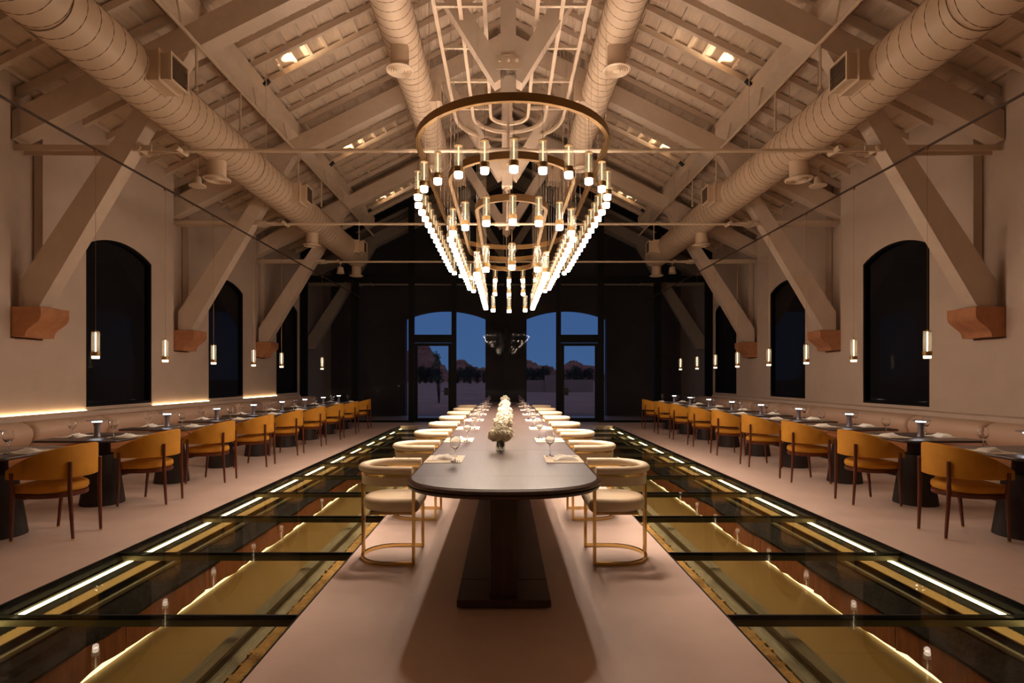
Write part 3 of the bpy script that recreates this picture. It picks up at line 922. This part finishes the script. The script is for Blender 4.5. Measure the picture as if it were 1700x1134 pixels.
# ------------------------------------------------------------------ pendants above the wall tables
pm = pendant_meshes(3.81-1.56, M['pdiffuser'], (0.03, 0.075), True, 'ptube', 'pcore')
tbeam = bpy.data.lights.new('table_beam', 'SPOT')
tbeam.energy = TABLE_BEAM; tbeam.color = WARM; tbeam.spot_size = math.radians(150); tbeam.spot_blend = 0.8; tbeam.shadow_soft_size = 0.03
PEND = {-1: [5.85, 7.05, 8.22, 9.53, 10.72, 13.1], 1: [5.78, 7.0, 8.1, 9.25, 10.5, 11.6, 12.7, 13.9]}
for s in (-1, 1):
    for k, y in enumerate(PEND[s]):
        p = tag(link('pendant_light', pm[0], None, (s*4.46, y, 1.56)),
                'slim fluted glass pendant light, %s from the camera over the %s tables' % (ORD[k], SIDE[s]), 'pendant light', 'pendant lights over the %s tables' % SIDE[s])
        for q in (1, 2, 3, 4):
            link(('glass_cylinder', 'glowing_tip', 'light_core', 'collar')[q-1], pm[q], p)
        bl_ = bpy.data.objects.new('beam_lamp', tbeam); C.objects.link(bl_); bl_.parent = p; bl_.location = (0, 0, -0.025)

# ------------------------------------------------------------------ long dining table
TX = -0.05
tb = thing('dining_table', 'very long dark wooden dining table with rounded end and moulded edge', 'table', (TX, 0, 0))
def table_outline(hw, y0, y1, cap):
    pts = []
    n = 24
    for k in range(n+1):
        t = PI + PI*k/n
        c, sn = math.cos(t), math.sin(t)
        pts.append((hw*math.copysign(abs(c)**0.80, c), y0+cap+cap*math.copysign(abs(sn)**0.9, sn)))
    for k in range(n+1):
        t = PI*k/n
        c, sn = math.cos(t), math.sin(t)
        pts.append((hw*math.copysign(abs(c)**0.80, c), y1-cap+cap*math.copysign(abs(sn)**0.9, sn)))
    return pts
base_out = table_outline(0.59, 2.90, 13.85, 0.46)
levels = [(0.030, 0.695), (0.012, 0.697), (0.004, 0.703), (0.004, 0.714), (0.012, 0.717), (0.014, 0.720), (0.002, 0.724), (0.0, 0.731), (0.002, 0.739), (0.012, 0.745), (0.020, 0.747), (0.024, 0.750), (0.10, 0.750)]
def inset(out, d):
    r = []
    m = len(out)
    for i in range(m):
        a, b = Vector(out[i-1]), Vector(out[(i+1) % m])
        q = (b-a).normalized()
        r.append((out[i][0]-q.y*d, out[i][1]+q.x*d))
    return r
vs, fs = [], []
m = len(base_out)
for d, z in levels:
    vs += [(x, y, z) for x, y in inset(base_out, d)]
for k in range(len(levels)-1):
    for i in range(m):
        j = (i+1) % m
        fs.append((k*m+i, k*m+j, (k+1)*m+j, (k+1)*m+i))
fs += [tuple(reversed(range(m))), tuple((len(levels)-1)*m+i for i in range(m))]
tt = MB().add(vs, fs).build('tabletop', M['darkwood'], tb, smooth=30)
tt.data.materials.append(M['darkwood_edge'])
for pl in tt.data.polygons:
    if pl.center.z < 0.7495: pl.material_index = 1
for k in range(9):
    y = 3.33+1.18*k
    MB().box(-0.565, 0.565, y-0.0015, y+0.0015, 0.749, 0.7503).build('joint', M['darkwood_edge'], tb, smooth=0)
for y0, y1 in ((3.16, 3.49), (3.495, 13.2)):
    MB().cbox(-0.275, 0.275, y0, y1, 0.012, 0.055, 0.003).build('plinth', M['darkwood_base'], tb, smooth=0)
MB().box(-0.255, 0.255, 3.19, 13.17, 0.0, 0.012).build('plinth_foot', M['dark_metal'], tb, smooth=0)
for y0 in (3.2, 6.4, 9.6, 12.75):
    MB().cbox(-0.085, 0.085, y0, y0+0.42, 0.055, 0.695, 0.003).build('post', M['darkwood_base'], tb, smooth=0)
    for k in range(7):
        x = -0.066+k*0.022
        MB().box(x-0.0065, x+0.0065, y0-0.004, y0+0.001, 0.06, 0.69).build('reed', M['darkwood_base'], tb, smooth=0)
MB().box(-0.05, 0.05, 3.62, 12.8, 0.58, 0.694).build('stretcher', M['darkwood_base'], tb, smooth=0)

# ------------------------------------------------------------------ brass dining chairs
def make_brass():
    t = thing('brass_chair', 'x', 'chair')
    R = 0.222
    def U(r, yf, yc=0.012, n=16):
        pts = [(r, yf)]
        for k in range(n+1):
            a = -PI*k/n
            pts.append((r*math.cos(a), yc+r*math.sin(a)))
        pts.append((-r, yf))
        return pts
    base = [(x, y, 0.012) for x, y in U(R, 0.21)]
    sec = [(-0.011, -0.012), (0.011, -0.012), (0.011, 0.012), (-0.011, 0.012)]
    MB().sweep(base, sec).build('base_ring', M['brass'], t, 30)
    for x in (-R, R):
        MB().box(x-0.011, x+0.011, 0.199, 0.221, 0.0, 0.645).build('front_leg', M['brass'], t, smooth=0)
    MB().bar((-0.012, -0.209, 0.012), (-0.022, -0.209, 0.64), 0.014, 0.02, up=(0, 1, 0)).bar((0.012, -0.209, 0.012), (0.022, -0.209, 0.64), 0.014, 0.02, up=(0, 1, 0)).build('rear_leg', M['brass'], t, smooth=0)
    band = [(x, y, 0.645) for x, y in U(R-0.002, 0.221)]
    MB().sweep(band, [(-0.008, -0.009), (0.008, -0.009), (0.008, 0.009), (-0.008, 0.009)]).build('back_band', M['brass'], t, 30)
    roll = [(x, y, 0.683) for x, y in U(R-0.006, 0.2)]
    MB().sweep(roll, [(0.036*math.cos(a*PI/6), 0.030*math.sin(a*PI/6)) for a in range(12)]).build('back_roll', M['cream'], t, 60)
    padp = [(x, y, 0.600) for x, y in U(R-0.012, 0.17)]
    MB().sweep(padp, [(-0.014, -0.032), (0.010, -0.036), (0.014, -0.03), (0.014, 0.03), (0.010, 0.036), (-0.014, 0.034)]).build('back_pad', M['cream'], t, 50)
    o = []
    for k in range(17):
        a = PI + PI*k/16
        o.append((0.205*math.cos(a), 0.0+0.205*math.sin(a)))
    o += [(0.2, 0.20), (0.185, 0.245), (-0.185, 0.245), (-0.2, 0.20)]
    MB().pad(o, 0.372, 0.472, 0.042, 5).build('seat', M['cream'], t, 60)
    MB().box(-0.17, 0.17, -0.12, 0.2, 0.352, 0.374).build('seat_board', M['brass_dark'], t, smooth=0)
    MB().bar((-0.222, 0.21, 0.38), (0.222, 0.21, 0.38), 0.016, 0.016, up=(0, 0, 1)).build('seat_rail', M['brass'], t, smooth=0)
    return t
bc = make_brass()
CH_Y = [4.13+1.24*k for k in range(8)]
first = True
for s in (-1, 1):
    for k, y in enumerate(CH_Y):
        o = bc if first else copy_tree(bc)
        first = False
        o.location = (TX+s*0.862, y, 0)
        o.rotation_euler = (0, 0, PI/2*s)
        tag(o, 'cream leather barrel chair on brass frame, %s from the camera, %s side of long table' % (ORD[k], SIDE[s]), 'chair', 'cream and brass dining chairs')

# ------------------------------------------------------------------ tableware
def rev_glass():
    pr = [(0.0, 0.0), (0.034, 0.0), (0.034, 0.002), (0.010, 0.006), (0.0042, 0.014), (0.0036, 0.075), (0.006, 0.086), (0.022, 0.098), (0.034, 0.115), (0.0385, 0.135), (0.0375, 0.155), (0.0315, 0.190),
          (0.0305, 0.190), (0.0365, 0.155), (0.0375, 0.135), (0.033, 0.116), (0.021, 0.1), (0.0, 0.094)]
    return MB().lathe(pr, 22, close=False).mesh('wine_glass', M['wineglass'], 60)
WG = rev_glass()
def napkin_mesh():
    m = MB(); n, q = 12, 9
    vs, fs = [], []
    for i in range(n+1):
        for j in range(q+1):
            u, v = i/n*2-1, j/q*2-1
            h = 0.038*(1-abs(u)**3)*(1-abs(v)**2.5)
            h *= 0.75+0.5*mnoise.noise(Vector((u*2.1, v*3.2, 4)))
            h += 0.006*mnoise.noise(Vector((u*6, v*6, 1)))*(1-u*u)*(1-v*v)
            vs.append((u*0.062+0.006*math.sin(v*4), v*0.085+0.008*math.sin(u*3), max(0.0015, h)))
    for i in range(n):
        for j in range(q):
            a = i*(q+1)+j
            fs.append((a, a+1, a+q+2, a+q+1))
    b = len(vs)
    vs += [(x, y, 0.0) for x, y, z in vs[:b]]
    edge = [i*(q+1) for i in range(n+1)] + [n*(q+1)+j for j in range(1, q+1)] + [i*(q+1)+q for i in range(n-1, -1, -1)] + [j for j in range(q-1, 0, -1)]
    for k in range(len(edge)):
        j = edge[(k+1) % len(edge)]; i = edge[k]
        fs.append((i, j, b+j, b+i))
    fs.append(tuple(b+i for i in edge))
    return m.add(vs, fs).mesh('napkin', M['linen'], 50)
NP = napkin_mesh()
fork_o = [(-0.004, -0.09), (0.004, -0.09), (0.003, 0.02), (0.011, 0.035), (0.011, 0.09), (0.008, 0.09), (0.008, 0.05), (0.0045, 0.05), (0.0045, 0.09), (0.0015, 0.09), (0.0015, 0.05), (-0.0015, 0.05), (-0.0015, 0.09), (-0.0045, 0.09), (-0.0045, 0.05), (-0.008, 0.05), (-0.008, 0.09), (-0.011, 0.09), (-0.011, 0.035), (-0.003, 0.02)]
knife_o = [(-0.006, -0.1), (0.006, -0.1), (0.006, 0.0), (0.009, 0.03), (0.009, 0.085), (0.002, 0.105), (-0.006, 0.11), (-0.005, 0.0)]
pfn = lambda u, v, d: (u, v, d)
FK = MB().prism(fork_o, pfn, 0, 0.0035).mesh('fork', M['silver'], 0)
KN = MB().prism(knife_o, pfn, 0, 0.0035).mesh('knife', M['silver'], 0)
PM_ = MB().cbox(-0.18, 0.18, -0.135, 0.135, 0, 0.004, 0.0015).mesh('placemat', M['mat'], 0)
PM2 = MB().cbox(-0.16, 0.16, -0.12, 0.12, 0, 0.004, 0.0015).mesh('placemat', M['mat'], 0)
def setting(cx, cy, cz, rz, where, grp, pmesh, gx=0.135, gy=0.10):
    """local +y points from the diner to the table centre"""
    def at(x, y, z=0.0):
        return (cx+x*math.cos(rz)-y*math.sin(rz), cy+x*math.sin(rz)+y*math.cos(rz), cz+z)
    tag(link('placemat', pmesh, None, at(0, 0), rz), 'beige placemat at %s' % where, 'placemat', 'placemats '+grp)
    tag(link('napkin', NP, None, at(-0.01, -0.01, 0.004), rz+random.uniform(-.25, .25)), 'crumpled white napkin on the placemat at %s' % where, 'napkin', 'napkins '+grp)
    tag(link('fork', FK, None, at(-0.115, -0.01, 0.004), rz), 'steel fork left of the napkin at %s' % where, 'fork', 'forks '+grp)
    tag(link('knife', KN, None, at(0.105, -0.02, 0.004), rz), 'steel knife right of the napkin at %s' % where, 'knife', 'knives '+grp)
    tag(link('wine_glass', WG, None, at(gx, gy, 0.0045 if (abs(gx) < 0.15 and abs(gy) < 0.1) else 0.0042), rz), 'clear stemmed wine glass at %s' % where, 'wine glass', 'wine glasses '+grp)
for s in (-1, 1):
    for k, y in enumerate(CH_Y):
        setting(TX+s*0.435, y-0.12, 0.75, PI/2*s, 'the %s %s place of the long table' % (ORD[k], SIDE[s]), 'on the %s of the long table' % SIDE[s], PM_, 0.135, 0.085)

# bouquets
def make_bouquet():
    t = thing('flower_bouquet', 'x', 'bouquet')
    v = MB().lathe([(0.0, 0.0), (0.046, 0.0), (0.048, 0.004), (0.048, 0.12), (0.045, 0.12), (0.045, 0.012), (0.0, 0.012)], 24, close=False)
    v.build('vase', M['vaseglass'], t, 50)
    random.seed(3)
    for k in range(7):
        a = 2*PI*k/7
        p = Vector((0.028*math.cos(a), 0.028*math.sin(a), 0.014))
        MB().cyl(p, Vector((-p.x*0.8, -p.y*0.8, 0.14)), 0.003, 5).build('stem', M['leaf'], t)
    heads = [(0, 0, 0.215, 0.062)] + [(0.066*math.cos(a), 0.066*math.sin(a), 0.170+0.012*math.sin(3*a), 0.054) for a in [2*PI*k/6+0.3 for k in range(6)]]
    for hx, hy, hz, hr in heads:
        m = MB()
        n = 110
        for i in range(n):
            z = 1-2*(i+0.5)/n
            rr = math.sqrt(1-z*z); a = i*2.39996
            nrm = Vector((rr*math.cos(a), rr*math.sin(a), z))
            c = Vector((hx, hy, hz))+nrm*hr*random.uniform(0.82, 1.12)
            nrm = (nrm+Vector((random.uniform(-.6, .6), random.uniform(-.6, .6), random.uniform(-.6, .6)))).normalized()
            x = nrm.orthogonal().normalized(); y = nrm.cross(x)
            ro = random.uniform(0, PI)
            for q in range(4):
                an = ro+q*PI/2
                d = x*math.cos(an)+y*math.sin(an); e = nrm.cross(d)
                L = 0.0165
                m.add([c, c+d*L*0.6+e*L*0.5+nrm*0.004, c+d*L*1.15+nrm*0.006, c+d*L*0.6-e*L*0.5+nrm*0.004], [(0,1,2,3)])
        # dense inner core
        core = []
        m.lathe([(0.0, -hr*0.66), (hr*0.47, -hr*0.47), (hr*0.66, 0), (hr*0.47, hr*0.47), (0.0, hr*0.66)], 10, (hx, hy, hz), close=False)
        m.build('flower_head', M['petal'], t, smooth=0)
    for k in range(7):
        a = 2*PI*k/7+0.2
        d = Vector((math.cos(a), math.sin(a), 0)); e = Vector((-d.y, d.x, 0))
        L = 0.07
        b = d*0.02+Vector((0, 0, 0.125))
        m = MB().add([b, b+d*L*0.4+e*0.024+Vector((0,0,0.0)), b+d*L*0.75+e*0.018-Vector((0,0,0.012)), b+d*L-Vector((0,0,0.03)), b+d*L*0.75-e*0.018-Vector((0,0,0.012)), b+d*L*0.4-e*0.024], [(0,1,2,3),(0,3,4,5)])
        m.build('leaf', M['leaf'], t, smooth=0)
    for k in range(5):
        a = 2*PI*k/5+0.2
        d = Vector((math.cos(a), math.sin(a), 0)); e = Vector((-d.y, d.x, 0))
        b = d*0.012+Vector((0, 0, 0.12))
        MB().add([b, b+d*0.02+e*0.02-Vector((0,0,0.03)), b+d*0.026+e*0.012-Vector((0,0,0.065)), b+d*0.02-Vector((0,0,0.095)), b+d*0.026-e*0.012-Vector((0,0,0.06)), b+d*0.02-e*0.02-Vector((0,0,0.03))], [(0,1,2,3),(0,3,4,5)]).build('leaf', M['leaf'], t, smooth=0)
    return t
bo = make_bouquet()
BQ = [(4.5, -0.035, 0), (5.62, -0.02, 1.1), (6.6, -0.005, 2.2), (7.8, 0.005, 0.7), (9.6, 0.0, 1.9), (11.9, 0.01, 3.0)]
for k, (y, dx, rz) in enumerate(BQ):
    o = bo if k == 0 else copy_tree(bo)
    o.location = (CAMX+dx, y, 0.75); o.rotation_euler = (0, 0, rz); o.scale = (0.84, 0.84, 0.80)
    tag(o, 'white hydrangea bouquet in a glass vase, %s from the camera on the long table' % ORD[k], 'bouquet', 'hydrangea bouquets down the long table')

# ------------------------------------------------------------------ wall tables, lamps and amber chairs
TZ = 0.72
def make_wall_table():
    t = thing('wall_table', 'x', 'table')
    o = []
    hw, hd, r = 0.43, 0.42, 0.06
    for cx, cy, a0 in ((hw-r, -hd+r, -PI/2), (hw-r, hd-r, 0), (-hw+r, hd-r, PI/2), (-hw+r, -hd+r, PI)):
        for k in range(6):
            a = a0+PI/2*k/5
            o.append((cx+r*math.cos(a), cy+r*math.sin(a)))
    MB().pad(o, TZ-0.022, TZ, 0.006, 2).build('tabletop', M['tabletop'], t, 30)
    MB().box(-0.16, 0.16, -0.16, 0.16, TZ-0.034, TZ-0.022).build('mount_plate', M['dark_metal'], t, smooth=0)
    MB().lathe([(0.075, 0.53), (0.072, TZ-0.034)], 24, close=True).build('neck', M['pedestal'], t)
    MB().lathe([(0.205, 0.0), (0.205, 0.012), (0.135, 0.53), (0.13, 0.535)], 28, close=True).build('pedestal', M['pedestal'], t)
    return t
def make_lamp():
    t = thing('table_lamp', 'x', 'lamp')
    MB().lathe([(0.0, 0.0), (0.036, 0.0), (0.034, 0.004), (0.030, 0.05), (0.028, 0.09), (0.031, 0.125), (0.041, 0.15), (0.046, 0.155), (0.0, 0.155)], 22, close=False).build('stem', M['lampmetal'], t)
    MB().lathe([(0.0, 0.180), (0.094, 0.176), (0.097, 0.173), (0.094, 0.170), (0.0, 0.170)], 28, close=False).build('disc_shade', M['lampmetal'], t)
    MB().lathe([(0.0, 0.1555), (0.044, 0.156), (0.048, 0.1695), (0.0, 0.1695)], 18, close=False).build('glowing_ring', M['lampled'], t)
    return t
def make_amber():
    t = thing('amber_armchair', 'x', 'chair')
    r = 0.245
    def U(rr, yf, n=20, m=6):
        pts = []
        for k in range(m):
            pts.append((rr, yf-(yf+0.02)*k/m))
        for k in range(n+1):
            a = -PI*k/n
            pts.append((rr*math.cos(a), -0.02+rr*math.sin(a)))
        for k in range(1, m+1):
            pts.append((-rr, -0.02+(yf+0.02)*k/m))
        return pts
    ip, op = U(r-0.02, 0.2), U(r+0.022, 0.205)
    n = len(ip)
    vs, fs = [], []
    for i in range(n):
        sr = abs(i/(n-1)*2-1)
        zt = 0.60+0.195*(1-sr**2.1)
        zb = 0.515
        (x0, y0), (x1, y1) = ip[i], op[i]
        mx, my = (x0+x1)/2, (y0+y1)/2
        vs += [(x0, y0, zb+0.008), (x0, y0, zt-0.012), ((x0+mx)/2, (y0+my)/2, zt-0.002), (mx, my, zt), ((x1+mx)/2, (y1+my)/2, zt-0.002), (x1, y1, zt-0.012), (x1, y1, zb+0.008), (mx, my, zb)]
    for i in range(n-1):
        for q in range(8):
            w = (q+1) % 8
            fs.append((i*8+q, i*8+w, i*8+8+w, i*8+8+q))
    fs += [tuple(range(8)), tuple((n-1)*8+q for q in range(8))]
    MB().add(vs, fs).build('backrest', M['amber'], t, 50)
    # piping along the top edge
    o = []
    for k in range(21):
        a = PI + PI*k/20
        o.append((0.218*math.cos(a), -0.005+0.213*math.sin(a)))
    o += [(0.215, 0.16), (0.19, 0.222), (-0.19, 0.222), (-0.215, 0.16)]
    MB().pad(o, 0.388, 0.466, 0.034, 5).build('seat', M['amber'], t, 60)
    fr_ = [(x*0.985, y*0.985) for x, y in o]
    MB().pad(fr_, 0.350, 0.388, 0.006, 1).build('seat_frame', M['walnut'], t, 30)
    legs = [(0.168, -0.245, 0.655, 0.145, -0.245), (-0.168, -0.245, 0.655, -0.145, -0.245)]
    for sg in (-1, 1):
        # rear legs against the outside of the shell
        MB().cyl((sg*0.150, -0.262, 0.012), (sg*0.158, -0.243, 0.40), 0.0115, 10, 0.0175).cyl((sg*0.158, -0.243, 0.40), (sg*0.160, -0.248, 0.655), 0.0175, 10, 0.0135).build('leg', M['walnut'], t)
        MB().cyl((sg*0.150, -0.2625, 0.0), (sg*0.150, -0.262, 0.012), 0.0115, 10).build('brass_tip', M['brass'], t)
        MB().cyl((sg*0.228, 0.195, 0.012), (sg*0.245, 0.165, 0.40), 0.0115, 10, 0.018).cyl((sg*0.245, 0.165, 0.40), (sg*0.276, 0.150, 0.575), 0.018, 10, 0.0135).build('leg', M['walnut'], t)
        MB().cyl((sg*0.228, 0.196, 0.0), (sg*0.228, 0.195, 0.012), 0.0115, 10).build('brass_tip', M['brass'], t)
    return t
wt, lp, ac = make_wall_table(), make_lamp(), make_amber()
first = True
for s in (-1, 1):
    for k in range(9):
        y = 4.65+1.22*k
        o, l, a = (wt, lp, ac) if first else (copy_tree(wt), copy_tree(lp), copy_tree(ac))
        first = False
        tx = s*4.40
        o.location = (tx, y, 0)
        tag(o, 'square dark wall table on tapered pedestal, %s from the camera on the %s' % (ORD[k], SIDE[s]), 'table', 'wall tables on the %s' % SIDE[s])
        l.location = (s*4.46, y, TZ)
        tag(l, 'cordless grey disc lamp glowing white on the %s %s wall table' % (ORD[k], SIDE[s]), 'lamp', 'table lamps on the %s' % SIDE[s])
        a.location = (s*3.905, y+0.03, 0)
        a.rotation_euler = (0, 0, -s*PI/2 + random.uniform(-0.05, 0.05))
        # local +y must look at the wall
        a.rotation_euler = (0, 0, (-PI/2 if s > 0 else PI/2) + random.uniform(-0.04, 0.04))
        tag(a, 'amber velvet armchair with walnut legs, %s from the camera in the %s row' % (ORD[k], SIDE[s]), 'chair', 'amber armchairs in the %s row' % SIDE[s])
        setting(s*4.67, y, TZ, (PI/2 if s > 0 else -PI/2), 'bench side of the %s %s wall table' % (ORD[k], SIDE[s]), 'on the bench side, %s' % SIDE[s], PM2, 0.135, 0.05)
        setting(s*4.13, y, TZ, (-PI/2 if s > 0 else PI/2), 'chair side of the %s %s wall table' % (ORD[k], SIDE[s]), 'on the chair side, %s' % SIDE[s], PM2, -0.135, 0.05)

# ------------------------------------------------------------------ outdoors
g = MB().plate([(-400, 19.9), (400, 19.9), (400, 500), (-400, 500)], [], lambda u, v, d: (u, v, d), -0.6, -0.02).build('desert_ground', M['sand'], smooth=0)
tag(g, 'flat sandy desert ground outside the far windows', 'ground', kind='structure')
def px2x(px, Y): return CAMX+(px-838)*Y/F_PX
def hill(label, name, D, pts, depth=9, q=22):
    """layered rock ridge with a given skyline (pixel column, pixel row) standing at distance D"""
    prof = [(px2x(a, D), 1.35+(628-b)*D/F_PX) for a, b in pts]
    xs = []
    for (x0, z0), (x1, z1) in zip(prof[:-1], prof[1:]):
        k = max(1, int((x1-x0)/0.45))
        xs += [(x0+(x1-x0)*i/k, z0+(z1-z0)*i/k) for i in range(k)]
    xs.append(prof[-1])
    n = len(xs)
    vs, fs = [], []
    for j in range(q+1):
        v = j/q*2-1
        for x, z in xs:
            k = mnoise.fractal(Vector((x*0.5, v*3, D)), 0.8, 2.0, 5)
            w = max(0.0, 1-abs(v)**2.2)**0.6
            h = z*w*(1+(0.10*k if abs(v) > 0.05 else 0.03*k))
            if h > 1.5: h = h*0.75+0.25*round(h/1.3)*1.3
            vs.append((x+0.5*k, D+v*depth+1.2*mnoise.noise(Vector((x*0.4, h*0.8, 3))), h-0.1))
    for j in range(q):
        for i in range(n-1):
            a = j*n+i
            fs.append((a, a+1, a+n+1, a+n))
    return tag(MB().add(vs, fs).build(name, M['cliff'], smooth=20), label, 'hill')
hill('tall layered sandstone mesa behind the left glass door', 'sandstone_mesa', 205, [(640, 634), (648, 600), (660, 588), (676, 583), (690, 579), (696, 574), (700, 571), (712, 573), (714, 579), (720, 585), (727, 592), (731, 603), (738, 609), (748, 625)])
hill('low sandstone hill in the left arch beside the centre wall', 'sandstone_hill', 230, [(745, 628), (750, 606), (757, 600), (761, 597), (770, 598), (777, 604), (785, 609), (803, 611), (815, 616), (826, 628)])
hill('sloping sandstone hill in the right arch beside the centre wall', 'sandstone_hill', 230, [(850, 628), (856, 600), (864, 594), (872, 595), (884, 601), (893, 606), (905, 607), (917, 609), (924, 616), (928, 628)])
hill('small pointed distant hill behind the right glass door', 'sandstone_hill', 270, [(924, 628), (932, 611), (938, 605), (945, 600), (953, 598), (960, 601), (966, 606), (974, 607), (984, 607), (996, 612), (1004, 628)])
# bushes: leaf clouds on stems
def bush_mesh(seed, w, h, n, leaf, tall=False):
    random.seed(seed)
    m = MB()
    cl = [(random.uniform(-w, w)*0.6, random.uniform(-w, w)*0.5, random.uniform(0.35, 0.8)*h, random.uniform(0.3, 0.55)*w) for _ in range(9)]
    for i in range(n):
        c = random.choice(cl)
        d = Vector((random.gauss(0, 1), random.gauss(0, 1), random.gauss(0, 1))).normalized()*c[3]*random.uniform(0.6, 1.05)
        p = Vector((c[0], c[1], c[2]))+d
        if p.z < 0.05: continue
        a = Vector((random.gauss(0, 1), random.gauss(0, 1), random.gauss(0, 1))).normalized()
        b = a.orthogonal().normalized()
        m.add([p-a*leaf, p+b*leaf*0.5, p+a*leaf, p-b*leaf*0.5], [(0,1,2,3)])
    st = MB()
    for c in cl:
        st.cyl((c[0]*0.15, c[1]*0.15, 0), (c[0], c[1], c[2]), 0.05*w, 5, 0.015*w)
    return m.mesh('foliage', M['bush'], 0), st.mesh('branches', M['bark'], 0)
kinds = [bush_mesh(20+k, 1.5, 2.0, 900, 0.13) for k in range(3)]
xs = [697, 706, 716, 727, 760, 770, 781, 792, 803, 876, 886, 897, 908, 933, 944, 955, 966, 978]
random.seed(5)
for k, px in enumerate(xs):
    Y = 140+(k % 3)*9+random.uniform(-2, 2)
    b = thing('desert_bush', '%s dark bush from the left in the tree line outside the %s arch' % (ORD[k if k < 9 else k-9], 'left' if k < 9 else 'right'), 'bush', (px2x(px, Y), Y, -0.02), random.uniform(0, 6), 'dark bushes outside')
    sc = random.uniform(1.75, 2.1)
    b.scale = (sc*0.62, sc*0.62, sc*1.05)
    f, st = kinds[k % 3]
    link('foliage', f, b); link('branches', st, b)
f, st = bush_mesh(44, 0.42, 3.4, 260, 0.06)
b = thing('young_tree', 'slender young green tree outside the left glass door', 'tree', (px2x(729, 30), 30, -0.02))
M['leaf2'] = mat('tree_leaf', (72, 96, 66), 0.7, var=0.3, scale=3)
f.materials.clear(); f.materials.append(M['leaf2'])
link('foliage', f, b); link('branches', st, b)
MB().cyl((0, 0, 0), (0.02, 0, 2.2), 0.03, 6, 0.02).build('trunk', M['bark'], b)
lw = MB().box(px2x(872, 54), px2x(905, 54), 54, 54.4, -0.02, 1.15).box(px2x(905, 54), px2x(925, 54), 53.8, 54.5, -0.02, 1.65).box(px2x(925, 54), px2x(985, 54), 54, 54.4, -0.02, 1.2)
tag(lw.build('adobe_wall', M['adobe'], smooth=0), 'low adobe wall with taller block outside the right arch', 'wall')
